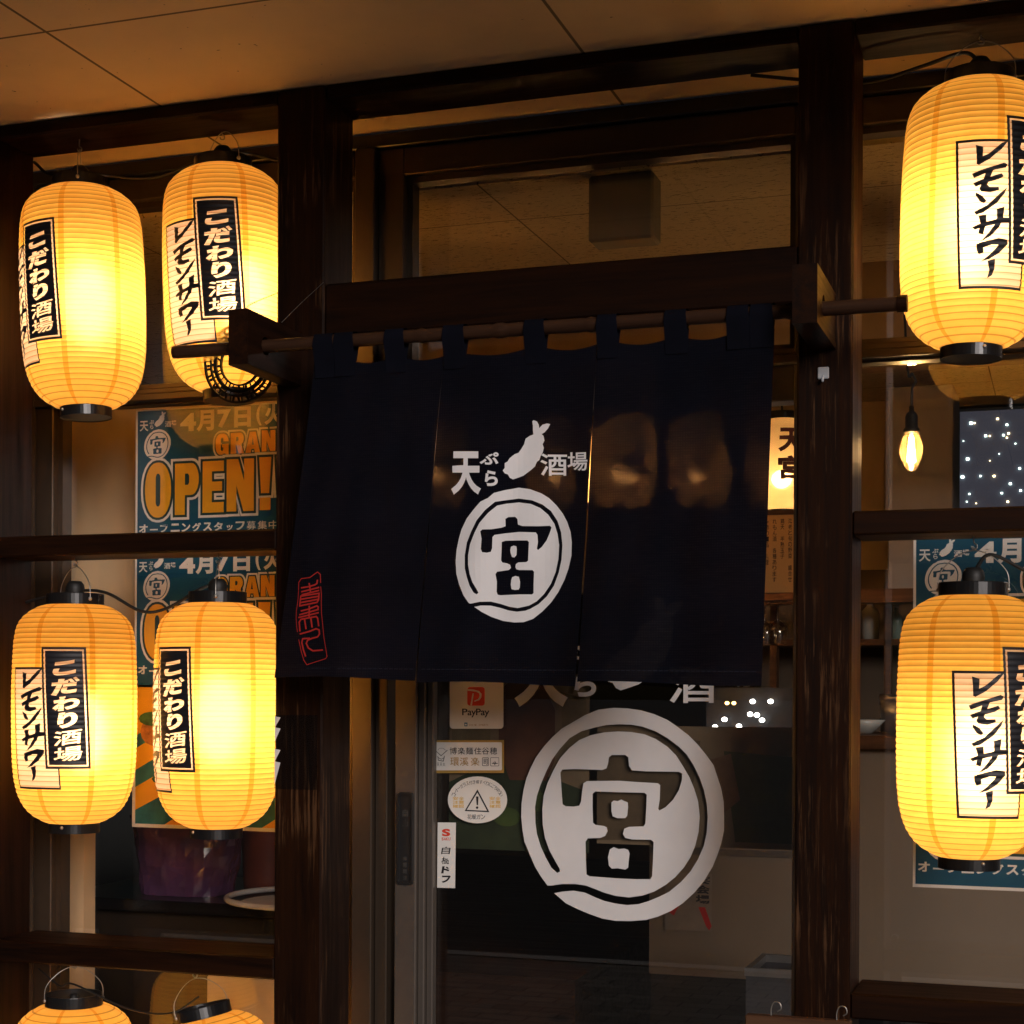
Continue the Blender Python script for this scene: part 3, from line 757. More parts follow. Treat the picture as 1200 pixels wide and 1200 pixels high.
# sliding door
dr = thing('sliding_door', 'glass sliding door in a grey metal frame behind the curtain', 'door', (XDJ, YF0, 0))
s0, s1 = XDJ+0.002, aX(488, 900, YF0)
s2 = aX(503, 900, YF0)
bm = bmesh.new(); box(bm, s0, s1, YF0-0.002, YF1-0.02, 0.02, ZR0-0.003, 0.002); box(bm, s1, s1+(s2-s1)*0.5, YF0+0.010, YF1-0.03, 0.02, ZR0-0.003, 0.002); box(bm, s1+(s2-s1)*0.5, s2, YF0+0.022, YF1-0.03, 0.02, ZR0-0.003, 0.002)
obj('stile', bm, M['alu_grey'], dr)
obj('stile', B(XDR0-0.03, XDR1-0.002, YF0-0.002, YF1-0.02, 0.02, ZR0-0.003, 0.002), M['alu_grey'], dr)
obj('top_rail', B(s2, XDR0-0.031, YF0, YF1-0.02, ZR0-0.07, ZR0-0.003, 0.002), M['alu_grey'], dr)
obj('bottom_rail', B(s2, XDR0-0.031, YF0, YF1-0.02, 0.02, 0.12, 0.002), M['alu_grey'], dr)
obj('pane', B(s2-0.004, XDR0-0.028, YG-0.003, YG+0.003, 0.115, ZR0-0.065), M['glass'], dr)
hx0, hx1 = aX(465.5, 980, YF0), aX(485.5, 980, YF0); hz1, hz0 = aZ(475, 928, YF0), aZ(475, 1037, YF0)
hm = plain('black plastic pull', (0.018, 0.017, 0.017), 0.35)
bm = bmesh.new(); p_o = rrect(hx0, hz0, hx1, hz1, 0.008); p_i = rrect(hx0+0.005, hz0+0.006, hx1-0.005, hz1-0.006, 0.005)
va = [bm.verts.new((x, YF0-0.0025, z)) for x, z in p_o]; vb = [bm.verts.new((x, YF0-0.008, z)) for x, z in offset(p_o, -0.0015)]
vc = [bm.verts.new((x, YF0-0.008, z)) for x, z in p_i]; vd = [bm.verts.new((x, YF0-0.0028, z)) for x, z in p_i]
for r1, r2 in ((va, vb), (vb, vc), (vc, vd)):
    for k in range(len(r1)): bm.faces.new((r1[k], r1[(k+1) % len(r1)], r2[(k+1) % len(r1)], r2[k]))
bm.faces.new(vd)
hd = obj('handle', bm, hm, dr)
bm = bmesh.new()
hxm = (hx0+hx1)/2
for k, ch in enumerate('自動'):
    fill(gfit(ch, hxm-0.006, -(hz1-0.035-0.020*k), hxm+0.006, -(hz1-0.050-0.020*k), 0.02), bm)
remap(bm, lambda x, y, z: Vector((x, YF0-0.0034, -y)))
pm_ = plain('dull grey print', (0.05, 0.048, 0.045), 0.5)
obj('lettering', bm, pm_, hd); bm = bmesh.new()
for k, ch in enumerate('扉開閉注意'):
    fill(gfit(ch, hxm-0.004, -(hz1-0.130-0.013*k), hxm+0.004, -(hz1-0.139-0.013*k), 0.02), bm)
remap(bm, lambda x, y, z: Vector((x, YF0-0.0034, -y)))
obj('small_lettering', bm, pm_, hd)

# ------------------------------------------------------------------ stickers and film lettering on the door glass
YSK = YG - 0.0045
def on_glass(x, y, z): P = at(x, y, YSK); return Vector((P.x, YSK - z, P.z))
def lay(polylists, k=0.0, mat='ink', name='print', parent=None, dy=0.0004):
    """picture-space outlines laid flat on the door glass, k layers proud"""
    bm = bmesh.new()
    for q in polylists: fill(q, bm)
    return obj(name, remap(bm, lambda x, y, z: on_glass(x, y, z+k*dy)), M[mat] if isinstance(mat, str) else mat, parent)
lg = thing('door_lettering', 'large white round emblem and tempura lettering film on the door glass', 'door lettering', at(730, 1080, YSK))
bm = fill([to_px(NB[k], kB, *oB) for k in ('ring', 'roof', 'body')])
for k in ('i1', 'i2'): fill([to_px(NB[k], kB, *oB)], bm)
obj('circle_emblem', remap(bm, on_glass), M['vinyl'], lg)
def a2b(q, dy=0): return [(729.6+(x-601.4)*1.767, 954+(y-650)*1.58-15+dy) for x, y in to_px(q, kA, *oA)]
for ch, a, b, c, d, bo in TXT:
    obj('character', remap(fill([a2b(q, {'酒': 32, '場': 22, 'ら': 4}.get(ch, 0)) for q in gfit(ch, a, b, c, d, bo)]), on_glass), M['vinyl'], lg)
obj('prawn_emblem', remap(fill([a2b(NA['prawn'], 10)]), on_glass), M['vinyl'], lg)
# payment sticker
pp = thing('payment_sticker', 'white payment sticker with a red square logo at top, on the door glass', 'sticker', at(558, 854, YSK))
lay([[rrect(527, 760, 590, 854, 4)]], 0, 'paperw', 'sheet', pp)
kP, oP = 140/1200, (480, 780)
P_ = lambda pts: [(oP[0]+x*kP, oP[1]+y*kP) for x, y in pts]
lay([[P_(rrect(580, 215, 755, 402, 28))]], 1, 'redlogo', 'logo', pp)
lay([[P_([(582,236),(640,240),(700,255),(725,285),(722,320),(700,348),(655,362),(645,355),(690,335),(705,305),(700,280),(670,262),(582,252)])],
     [P_([(632,280),(648,278),(628,400),(611,400)])]], 2, 'paperw', 'logo_stroke', pp)
bm_l = []
xs_ = [(528, 582), (583, 624), (620, 668), (668, 716), (716, 758), (752, 802)]
for ch, (a, b) in zip('PayPay', xs_):
    y0, y1 = (432, 498) if ch == 'P' else ((452, 500) if ch == 'a' else (452, 520))
    bm_l.append([P_(q) for q in gfit(ch, a, y0, b, y1, 0.012)])
lay(bm_l, 1, 'ink', 'lettering', pp)
lay([[P_(rrect(550, 572, 582, 610, 3))]], 1, 'blue', 'icon', pp)
lay([[P_([(558, 585), (574, 585), (574, 600), (558, 600)])]], 2, 'paperw', 'icon_mark', pp)
lay([[P_(q) for q in g] for g in gline('SHINE SMARTS', 595, 583, 26, 0.64, 0.0)], 1, 'gold', 'small_lettering', pp)
# gold framed plate
gp = thing('framed_sticker', 'gold framed cream sticker with a bowl and two rows of characters, on the door glass', 'sticker', at(548, 906, YSK))
lay([[P_([(216, 750), (948, 748), (948, 1078), (214, 1080)])]], 0, 'gold', 'frame', gp)
lay([[P_(rrect(234, 770, 928, 1052, 14))]], 1, 'paperw', 'sheet', gp)
g1 = []
for ch, a in zip('博楽麺住谷穂', (404, 485, 566, 650, 728, 808)): g1.append([P_(q) for q in gfit(ch, a, 822, a+72, 892, 0.004)])
lay(g1, 2, 'ink', 'lettering', gp)
g1 = []
for ch, a in zip('環溪楽', (410, 505, 615)): g1.append([P_(q) for q in gfit(ch, a, 922, a+88, 1006, 0.006)])
lay(g1, 2, 'gold', 'gold_lettering', gp)
lay([[P_(q) for q in gfit('本', 826, 934, 888, 1000, 0.015)], [P_(q) for q in [rrect(812, 922, 900, 1010, 10), rrect(816, 926, 896, 1006, 8)]]], 2, 'ink', 'boxed_lettering', gp)
g1 = [[P_(q) for q in [rrect(730, 922, 796, 1008, 10), rrect(735, 927, 791, 1003, 8)]], [P_(q) for q in gfit('司', 742, 936, 786, 994, 0.01)]]
lay(g1, 2, 'ink', 'boxed_lettering', gp)
bow = strokes([([P_([(270, 862)])[0], P_([(318, 905)])[0], P_([(380, 850)])[0]], 0.7), (P_([(285, 910), (290, 950), (340, 960), (352, 908)]), 0.7), (P_([(292, 925), (320, 940), (348, 925)]), 0.6), (P_([(285, 850), (300, 830), (340, 830), (362, 850)]), 0.35)], 0.6)
obj('bowl_drawing', remap(bow, lambda x, y, z: on_glass(x, y, z+0.0009)), M['ink'], gp)
g1 = []
for ch, a in zip('天天丸', (275, 305, 335)): g1.append([P_(q) for q in gfit(ch, a, 975, a+24, 1010, 0.0)])
lay(g1, 2, 'ink', 'small_lettering', gp)
# oval warning sticker
kO, oO = 140/1050, (480, 900)
O_ = lambda pts: [(oO[0]+x*kO, oO[1]+y*kO) for x, y in pts]
ov = thing('warning_sticker', 'oval white sticker with a black warning triangle, on the door glass', 'sticker', at(560, 964, YSK))
lay([[O_(ellipse(597, 280, 261, 206))]], 0, 'paperw', 'sheet', ov)
lay([[O_([(597, 188), (484, 378), (702, 388)]), O_([(597, 215), (502, 368), (682, 376)])], [O_([(584, 250), (606, 250), (602, 325), (590, 325)])], [O_(ellipse(594, 348, 11, 11, 14))]], 1, 'ink', 'warning_triangle', ov)
arc = []
txt = 'コーナーガラス付き横すべりにごちゅうい'
for k, ch in enumerate(txt):
    a = R(-162 + 144*k/(len(txt)-1))
    cx, cy = 597+218*math.cos(a), 285+163*math.sin(a)
    rot = math.atan2(163*math.cos(a), -218*math.sin(a))
    g = gfit(ch, -13, -17, 13, 17, 0.0) if ch != 'ー' else gfit(ch, -13, -2, 13, 2, 0.0)
    arc.append([O_([(cx+x*math.cos(rot)-y*math.sin(rot), cy+x*math.sin(rot)+y*math.cos(rot)) for x, y in q]) for q in g])
lay(arc, 1, 'ink', 'arched_lettering', ov)
g1 = [[O_(q) for q in gfit(ch, 508+40*i, 408, 545+40*i, 450, 0.004)] for i, ch in enumerate('花暖ガン')]
lay(g1, 1, 'ink', 'lettering', ov)
for x0 in (380, 702):
    g1 = []
    for r_, (row, n_) in enumerate((('安全', 2), ('注意', 2), ('確認', 2))):
        for i, ch in enumerate(row): g1.append([O_(q) for q in gfit(ch, x0+i*52, 252+r_*34, x0+i*52+48, 282+r_*34, 0.012)])
    lay(g1, 1, 'yellow', 'yellow_lettering', ov)
# narrow upright sticker
ns = thing('narrow_sticker', 'narrow upright cream sticker with a red S mark, lowest on the door glass', 'sticker', at(523, 1041, YSK))
lay([[O_([(247, 478), (407, 480), (400, 1056), (242, 1052)])]], 0, 'paperw', 'sheet', ns)
lay([[O_(q) for q in gfit('S', 285, 535, 358, 600, 0.05)]] + [[O_(q) for q in gfit(ch, 282+i*20, 610, 300+i*20, 636, 0.02)] for i, ch in enumerate('SAKU')], 1, 'redlogo', 'red_mark', ns)
g1 = []
for i, ch in enumerate('自樹ドフ'):
    y0 = (692, 780, 862, 945)[i]
    g = gfit(ch, 282, y0, 358, y0+64, 0.05 if ch in 'ドフ' else 0.012)
    g1.append([O_([(x+(y0+32-y)*0.18, y) for x, y in q]) for q in g])
lay(g1, 1, 'ink', 'lettering', ns)

# ------------------------------------------------------------------ posters (A3, inside the glass)
LET = {}
def rr_(x0, y0, x1, y1, r): return rrect(x0, y0, x1, y1, r, 6)
LET['O'] = [rr_(0, 0, 1, 1, 0.45), rr_(0.41, 0.2, 0.59, 0.8, 0.085)]
def dshape(y0, y1, x1, r):
    return [(0, y0)] + [(x1-r+r*math.cos(R(a)), y0+r+r*math.sin(R(a))) for a in range(-90, 1, 15)] + [(x1-r+r*math.cos(R(a)), y1-r+r*math.sin(R(a))) for a in range(0, 91, 15)] + [(0, y1)]
LET['P'] = [[(0, 0)] + dshape(0, 0.62, 1, 0.3)[1:-1] + [(0.42, 0.62), (0.42, 1), (0, 1)], [(0.42, 0.2), (0.55, 0.2), (0.6, 0.24), (0.6, 0.38), (0.55, 0.42), (0.42, 0.42)]]
LET['E'] = [[(0, 0), (1, 0), (1, .2), (.44, .2), (.44, .4), (.92, .4), (.92, .58), (.44, .58), (.44, .8), (1, .8), (1, 1), (0, 1)]]
LET['N'] = [[(0, 0), (.42, 0), (.64, .42), (.64, 0), (1, 0), (1, 1), (.62, 1), (.36, .5), (.36, 1), (0, 1)]]
LET['!'] = [[(0.05, 0), (0.95, 0), (0.8, .68), (0.2, .68)], [(.1, .76), (.9, .76), (.9, 1), (.1, 1)]]
LET['R'] = [[(0, 0)] + dshape(0, 0.56, 0.98, 0.27)[1:-1] + [(0.78, 0.54), (1, 1), (0.6, 1), (0.45, 0.62), (0.4, 0.62), (0.4, 1), (0, 1)], [(0.4, 0.2), (0.54, 0.2), (0.58, 0.24), (0.58, 0.36), (0.54, 0.4), (0.4, 0.4)]]
LET['A'] = [[(0.3, 0), (0.7, 0), (1, 1), (0.64, 1), (0.6, 0.82), (0.4, 0.82), (0.36, 1), (0, 1)], [(0.5, 0.24), (0.57, 0.62), (0.43, 0.62)]]
LET['D'] = [dshape(0, 1, 1, 0.4), [(0.4, 0.2), (0.52, 0.2), (0.6, 0.28), (0.6, 0.72), (0.52, 0.8), (0.4, 0.8)]]
LET['G'] = [[(1, .36), (.6, .36), (.6, .24), (.5, .17), (.4, .24), (.4, .76), (.5, .83), (.6, .76), (.6, .64), (.5, .64), (.5, .48), (1, .48), (1, 1), (.8, 1), (.74, .93)] + [(.4+.4*math.cos(R(a))*1.0, .62+.38*math.sin(R(a))) for a in range(60, 181, 15)] + [(.4+.4*math.cos(R(a)), .38+.38*math.sin(R(a))) for a in range(180, 271, 15)] + [(.62+.38*math.cos(R(a)), .38+.38*math.sin(R(a))) for a in range(270, 351, 15)]]
YPO = YG + 0.009
def poster(label, x, ztop, group):
    """x, ztop: top left corner"""
    W_, H_ = 0.42, 0.297
    t = thing('poster', label, 'poster', (x, YPO, ztop-H_), group)
    def put(polylists, layer, mat, name, each=False):
        bm = bmesh.new()
        for i, q in enumerate(polylists):
            b2 = fill(q)
            for v in b2.verts: v.co.z = i*0.00003 if each else 0
            me = bpy.data.meshes.new('t'); b2.to_mesh(me); b2.free(); bm.from_mesh(me); bpy.data.meshes.remove(me)
        remap(bm, lambda a, b, c: Vector((x+a, YPO - 0.0003*layer - c, ztop-b)))
        return obj(name, bm, M[mat], t)
    obj('sheet', B(x, x+W_, YPO, YPO+0.0006, ztop-H_, ztop), M['paperw'], t)
    put([[[(0.005, 0.003), (W_-.005, 0.003), (W_-.005, H_-0.006), (0.005, H_-0.006)]]], 1, 'teal', 'background')
    ku, kv = 0.000312, 0.000274
    U = lambda q: [((px-60)*ku, (py-80)*kv) for px, py in q]
    # little emblem
    def mini(q): return [((a-66)/621*0.066 + (127-60)*ku, (b-420)/730*0.067 + (240-80)*kv) for a, b in q]
    bm = fill([mini(NA[k]) for k in ('ring', 'roof', 'body')])
    for k in ('i1', 'i2'): fill([mini(NA[k])], bm)
    remap(bm, lambda a, b, c: Vector((x+a, YPO-0.0006, ztop-b))); obj('circle_emblem', bm, M['paperw'], t)
    put([[[((208-60)*ku+(a-320)/252*0.029, (100-80)*kv+(b-55)/321*0.033) for a, b in NA['prawn']]]], 2, 'paperw', 'prawn_emblem')
    g = [[U(q) for q in gfit('天', 92, 168, 160, 250, 0.02)], [U(q) for q in gfit('ぷ', 168, 165, 205, 195, 0.02)], [U(q) for q in gfit('ら', 175, 200, 200, 235, 0.02)],
         [U(q) for q in gfit('酒', 292, 178, 340, 225, 0.02)], [U(q) for q in gfit('場', 342, 175, 382, 215, 0.02)]]
    put(g[:3], 2, 'paperw', 'shop_lettering'); put(g[3:], 2, 'paperw', 'shop_lettering'); g = []
    g += [[U(q) for q in gfit(c, a, y0, b, y1, 0.045)] for c, a, b, y0, y1 in (('4', 412, 535, 125, 268), ('月', 540, 675, 108, 275), ('7', 700, 805, 112, 255), ('日', 830, 958, 98, 258), ('(', 1000, 1040, 90, 252), ('火', 1060, 1200, 90, 250), (')', 1215, 1255, 90, 250))]
    put(g, 2, 'paperw', 'date_lettering'); g = []
    for i, ch in enumerate('オープニングスタッフ募集中!!'):
        c0 = 85 + i*84
        if ch in 'ーッ!': 
            b = {'ー': (c0+8, 1028, c0+70, 1040), 'ッ': (c0+18, 1015, c0+66, 1058), '!': (c0+26, 990, c0+44, 1058)}[ch]
        else: b = (c0+4, 990, c0+74, 1058)
        g.append([U(q) for q in gfit(ch, *b, 0.035 if ord(ch) < 0x3100 else 0.006)])
    put(g[:-2], 2, 'paperw', 'notice_lettering'); put(g[-2:-1], 2, 'paperw', 'exclamation_mark'); put(g[-1:], 2, 'paperw', 'exclamation_mark')
    big = [('O', 140, 505, 345, 940), ('P', 376, 520, 562, 925), ('E', 592, 512, 756, 915), ('N', 778, 505, 986, 912), ('!', 1020, 500, 1122, 910), ('!', 1150, 500, 1250, 910)]
    sml = [('G', 690, 302, 790, 468), ('R', 806, 300, 908, 462), ('A', 920, 298, 1030, 460), ('N', 1042, 292, 1145, 456), ('D', 1160, 290, 1262, 454)]
    for grp, o1, o2, nm_ in ((big, 0.0105, 0.0052, 'opening_lettering'), (sml, 0.0068, 0.0028, 'grand_lettering')):
        base = [[U([(a+p[0]*(c-a), b+p[1]*(d-b)) for p in q]) for q in LET[ch]] for ch, a, b, c, d in grp]
        lay0 = 3 if grp is sml else 6
        put([grow([L_[0]], o1) if ch[0] != '!' else [offset(q, o1*(1 if area(q) > 0 else -1)) for q in [L_[0]]] for L_, ch in zip(base, grp)], lay0, 'paperw', nm_+'_outline', True)
        put([grow([L_[0]], o2) for L_ in base], lay0+1, 'teal_dark', nm_+'_dark_outline', True)  # dark green outline printed around each letter
        out = []
        for L_, ch in zip(base, grp):
            if ch[0] == '!': out += [[L_[0]], [L_[1]]]
            else: out.append(L_)
        put(out, lay0+2, 'orange', nm_)
    return t
xp = aX(159, 560, YPO)
poster('blue grand opening poster, upper of the two in the left window', xp, aZ(159, 481, YPO), 'blue grand opening posters')
poster('blue grand opening poster, lower of the two in the left window behind a lantern', aX(158, 720, YPO), aZ(158, 646, YPO), 'blue grand opening posters')
poster('blue grand opening poster at the top of the right window, behind a lantern cord', aX(1070, 740, YPO), aZ(1070, 629, YPO), 'blue grand opening posters')
poster('blue grand opening poster in the right window, its text line showing under a lantern', aX(1070, 950, YPO), aZ(1070, 852, YPO), 'blue grand opening posters')
# menu poster with diagonal stripes
mp_x0, mp_x1 = aX(155, 900, YPO), aX(352, 900, YPO); mp_z1, mp_z0 = aZ(155, 802, YPO), aZ(155, 969, YPO)
mp = thing('menu_poster', 'orange and teal striped food poster in the left window, half hidden by a lantern', 'poster', (mp_x0, YPO, mp_z0))
obj('sheet', B(mp_x0, mp_x1, YPO, YPO+0.0006, mp_z0, mp_z1), M['paperw'], mp)
W_, H_ = mp_x1-mp_x0, mp_z1-mp_z0
def mput(polys, layer, mat, name):
    bm = bmesh.new()
    for q in polys: fill([q], bm)
    obj(name, remap(bm, lambda a, b, c: Vector((mp_x0+a*W_, YPO-0.0003*layer, mp_z1-b*H_))), mat if not isinstance(mat, str) else M[mat], mp)
mput([[(.02, .02), (.98, .02), (.98, .975), (.02, .975)]], 1, 'orange', 'background')
tealm = plain('poster teal', (0.03, 0.16, 0.17), 0.4, 0, 0.3, 30)
mput([[(.02, .45), (.02, .36), (.5, .02), (.62, .02)], [(.02, .72), (.02, .60), (.75, .08), (.98, .02), (.98, .05)], [(.02, .975), (.02, .88), (.98, .25), (.98, .38), (.2, .975)], [(.55, .975), (.98, .68), (.98, .82), (.78, .975)]], 2, tealm, 'stripe')
fr_ = plain('fried food picture', (0.45, 0.16, 0.03), 0.5, 0, 0.5, 60)
for q_ in (ellipse(.14, .33, .09, .10, 14), ellipse(.3, .82, .12, .07, 14), ellipse(.86, .6, .08, .08, 14)): mput([q_], 3, fr_, 'food_picture')
lf_ = plain('leaf picture', (0.05, 0.14, 0.04), 0.5, 0, 0.5, 60)
for q_ in (ellipse(.12, .24, .08, .05, 12), ellipse(.22, .66, .1, .04, 12), ellipse(.7, .9, .08, .04, 12)): mput([q_], 4, lf_, 'leaf_picture')

# ------------------------------------------------------------------ paper lanterns
PROF = [(1, .44), (.985, .54), (.96, .645), (.93, .725), (.88, .83), (.83, .895), (.76, .94), (.66, .968), (.5, .985), (.25, 1), (0, 1), (-.25, .995), (-.45, .982), (-.6, .955), (-.72, .905), (-.8, .845), (-.87, .765), (-.93, .65), (-.97, .53), (-1, .40)]
def prof(t):
    t = max(-1, min(1, t))
    for (a, ra), (b, rb) in zip(PROF, PROF[1:]):
        if b <= t <= a:
            k = (t-b)/(a-b); return rb+(ra-rb)*k
    return PROF[-1][1]
def prof_s(t):
    return (prof(t-0.02)+prof(t)*2+prof(t+0.02))/4 if abs(t) < .97 else prof(t)
NR = 44
def surf(ang, z, lift=0.0):
    t = z/HH
    k = (z+HH)/(2*HH)*NR
    r = RAD*prof_s(t) + 0.0012*abs(math.sin(math.pi*k)) + lift
    return Vector((r*math.sin(ang), -r*math.cos(ang), z))
def shade_mesh():
    bm = bmesh.new(); nz, na = NR*5, 72; rows = []
    for j in range(nz+1):
        z = -HH + 2*HH*j/nz
        rows.append([bm.verts.new(surf(2*math.pi*k/na, z)) for k in range(na)])
    for j in range(nz):
        for k in range(na): bm.faces.new((rows[j][k], rows[j][(k+1) % na], rows[j+1][(k+1) % na], rows[j+1][k]))
    return bm
def to_lantern(lift):
    # card coordinates: x = arc length from the black card's centre, y = down from the lantern's middle
    def fn(x, y, z):
        zz = -y; return surf(x/RAD - zz*SKEW/RAD, zz, lift+z)
    return fn
LEMON = [
 [(158,332),(186,342),(188,400),(215,380),(262,320),(284,308),(262,350),(215,410),(178,440),(170,436),(165,380)],
 [(156,492),(180,478),(278,432),(292,440),(285,455),(240,470),(190,498),(165,512)],
 [(165,545),(200,525),(272,492),(280,505),(262,522),(205,545),(175,562)],
 [(212,470),(238,462),(225,520),(218,555),(230,570),(265,568),(268,582),(235,596),(200,590),(192,575),(205,520)],
 [(180,600),(205,618),(222,645),(215,655),(198,645),(180,612)],
 [(182,705),(230,670),(278,600),(300,570),(292,600),(265,655),(215,708),(190,718)],
 [(182,790),(215,770),(300,738),(332,738),(332,760),(290,765),(215,790),(192,802)],
 [(200,728),(228,722),(232,760),(225,830),(208,822),(212,770)],
 [(270,690),(298,678),(298,740),(285,790),(255,840),(218,868),(245,830),(268,780),(275,740)],
 [(205,885),(228,880),(235,930),(218,938),(208,915)],
 [(215,880),(290,852),(328,858),(330,880),(300,930),(262,965),(228,980),(262,945),(288,905),(295,885),(265,885),(225,905)],
 [(258,978),(285,968),(288,1020),(280,1055),(265,1068),(270,1030),(262,995)]]
def lemon_uv(x, y):
    xl = 105 + (y-305)*75/813
    return (x-xl)/275, (y-312)/800
LMA = (LM[0]*RAD, LM[1]*RAD, -LM[3], -LM[2])     # x0,x1,y0,y1 of the card
BKA = (BK[0]*RAD, BK[1]*RAD, -BK[3], -BK[2])
def lemon_print():
    x0, x1, y0, y1 = LMA; bm = bmesh.new(); f = 0.0042
    for i, p in enumerate(LEMON):
        q = []
        for px, py in p:
            u, v = lemon_uv(px, py); u = 0.08 + u*1.05
            q.append((x0+u*(x1-x0), y0+v*(y1-y0)))
        b2 = fill(grow([q], 0.0006))
        for v in b2.verts: v.co.z = 0.00004*i
        me = bpy.data.meshes.new('t'); b2.to_mesh(me); b2.free(); bm.from_mesh(me); bpy.data.meshes.remove(me)
    xr = BKA[0]
    yb = BKA[3]
    # frame: left, top (to the black card), bottom, right piece below the black card
    fill([[(x0-f, y0-f), (xr-0.001, y0-f), (xr-0.001, y0), (x0, y0), (x0, y1), (x1, y1), (x1, yb+0.004), (x1+f*.7, yb+0.004), (x1+f*.7, y1+f), (x0-f, y1+f)]], bm)
    return remap(cut(bm, 0.008, 0.0025), to_lantern(0.0006))
def black_print():
    x0, x1, y0, y1 = BKA
    bm = bmesh.new(); f = 0.0045
    fill([[(x0-f, y0-f), (x1+f, y0-f), (x1+f, y1+f), (x0-f, y1+f)], [(x0, y0), (x1, y0), (x1, y1), (x0, y1)]], bm)
    i = 0.0032
    polys = [[(x0+i, y0+i), (x1-i, y0+i), (x1-i, y1-i), (x0+i, y1-i)]]
    H_ = y1-y0
    rnd = random.Random(3)
    cells = [('こ', .10, .22, .23, .80), ('だ', .245, .385, .18, .86), ('わ', .40, .52, .20, .85), ('り', .535, .67, .30, .78), ('酒', .69, .815, .19, .86), ('場', .83, .955, .17, .86)]
    for ch, a, b, c, d in cells:
        g = gfit(ch, x0+c*(x1-x0), y0+a*H_, x0+d*(x1-x0), y0+b*H_, 0.062 if ord(ch) < 0x3100 else 0.015)
        for q in g:      # brush slant
            polys.append([(x+(-(y-(y0+H_*(a+b)/2)))*0.10, y - (x-(x0+x1)/2)*0.14) for x, y in q])
    fill(polys, bm)
    return remap(cut(bm, 0.008, 0.0025), to_lantern(0.0012))

LR = 0.44*RAD; LB = 0.40*RAD
def make_lantern():
    t = thing('paper_lantern', 'x', 'lantern', world=False)
    obj('paper_shade', shade_mesh(), M['paper'], t, True)
    r = LR+0.003
    bm = bmesh.new(); lathe(bm, [(r-0.003, HH-0.006), (r, HH-0.006), (r, HH+0.020), (r-0.0005, HH+0.0215), (r-0.003, HH+0.0215)], 48, close=True); obj('top_ring', bm, M['black'], t)
    r2 = LB+0.002
    bm = bmesh.new(); lathe(bm, [(0.0001, -HH-0.017), (r2-0.004, -HH-0.017), (r2, -HH-0.0185), (r2, -HH+0.006), (r2-0.003, -HH+0.006), (r2-0.003, -HH-0.013), (0.0001, -HH-0.013)], 48); obj('bottom_ring', bm, M['black'], t)
    for k in range(2):
        a = R(38 + 180*k)
        bm = bmesh.new(); ball(bm, (r*math.sin(a), -r*math.cos(a), HH+0.010), 0.0042, 10, 6); obj('rivet', bm, M['steel'], t, True)
        a = R(-20 + 180*k)
        bm = bmesh.new(); ball(bm, (r2*math.sin(a), -r2*math.cos(a), -HH-0.006), 0.0036, 10, 6); obj('rivet', bm, M['steel'], t, True)
    obj('lemon_card_print', lemon_print(), M['ink'], t)
    obj('black_card_print', black_print(), M['ink'], t)
    bm = bmesh.new(); ball(bm, (0, 0, -0.012), 0.040, 20, 16, 1, 1, 2.0); obj('bulb', bm, M['bulb'], t, True)
    bm = bmesh.new(); lathe(bm, [(0.0001, HH+0.048), (0.012, HH+0.047), (0.0175, HH+0.040), (0.019, HH+0.030), (0.016, HH+0.018), (0.0155, 0.062), (0.0001, 0.062)], 20); obj('socket', bm, M['rubber'], t, True)
    a = R(38); sx, sy = math.sin(a), -math.cos(a)
    bm = bmesh.new()
    tube(bm, [(r*sx*1.03, r*sy*1.03, HH+0.010), (r*sx*0.95, r*sy*0.95, HH+0.04), (r*sx*0.5, r*sy*0.5, HH+0.066), (0.001, 0, HH+0.076), (-r*sx*0.5, -r*sy*0.5, HH+0.066), (-r*sx*0.95, -r*sy*0.95, HH+0.04), (-r*sx*1.03, -r*sy*1.03, HH+0.010)], 0.0009, 6)
    tube(bm, [(0.004, 0, HH+0.076), (0, 0.002, HH+0.083), (-0.004, 0, HH+0.078)], 0.0011, 6)
    obj('hanging_wire', bm, M['steel'], t, True)
    return t
proto = make_lantern()
def place_lantern(first, label, px, ptop, pbot, Y, app, tilt=0.0, group='yellow paper lanterns hung on the shop front', lean=0.0, zs=None):
    """px: axis at mid height; ptop, pbot: picture height of the paper's top and bottom at the axis"""
    o = proto if first else copy_tree(proto)
    c = at(px, (ptop+pbot)/2, Y); zt, zb = aZ(px, ptop, Y), aZ(px, pbot, Y)
    beta = math.atan2(CAM.x-c.x, c.y-CAM.y)
    o.location = c
    o.rotation_euler = (lean, 0, 0)
    o.matrix_world = Matrix.Translation(c) @ Matrix.Rotation(tilt, 4, 'Y') @ Matrix.Rotation(lean, 4, 'X') @ Matrix.Rotation(beta + R(app), 4, 'Z')
    o['label'] = label; o['group'] = group
    return o, c
LANT = []
LG = 'yellow paper lanterns hung on the shop front'
LSPEC = [
 ('lit yellow lantern at the far upper left, overlapping the far left post', 97.5, 216, 486, 0.055, -43, R(-2.0)),
 ('lit yellow lantern behind the left curtain bracket, its lower end near an iron ring', 265, 193, 466, 0.105, -6, R(-2.0)),
 ('lit yellow lantern under the left rail beside the far left post, both cards facing front', 87.5, 707, 966, 0.06, -8, 0),
 ('lit yellow lantern under the left rail against the middle post, cards turned to its left', 254.5, 705, 972, 0.065, -42, 0),
 ('lit yellow lantern at the upper right, large, in front of the rod end', 1143, 96, 414, 0.07, 45, R(1.5)),
 ('lit yellow lantern at the lower right, over the blue posters', 1138, 697, 1006, 0.07, 46, R(0.6)),
]
for i, (lab, px, a, b, Y, app, tl_) in enumerate(LSPEC):
    LANT.append(place_lantern(i == 0, lab, px, a, b, Y, app, tl_))
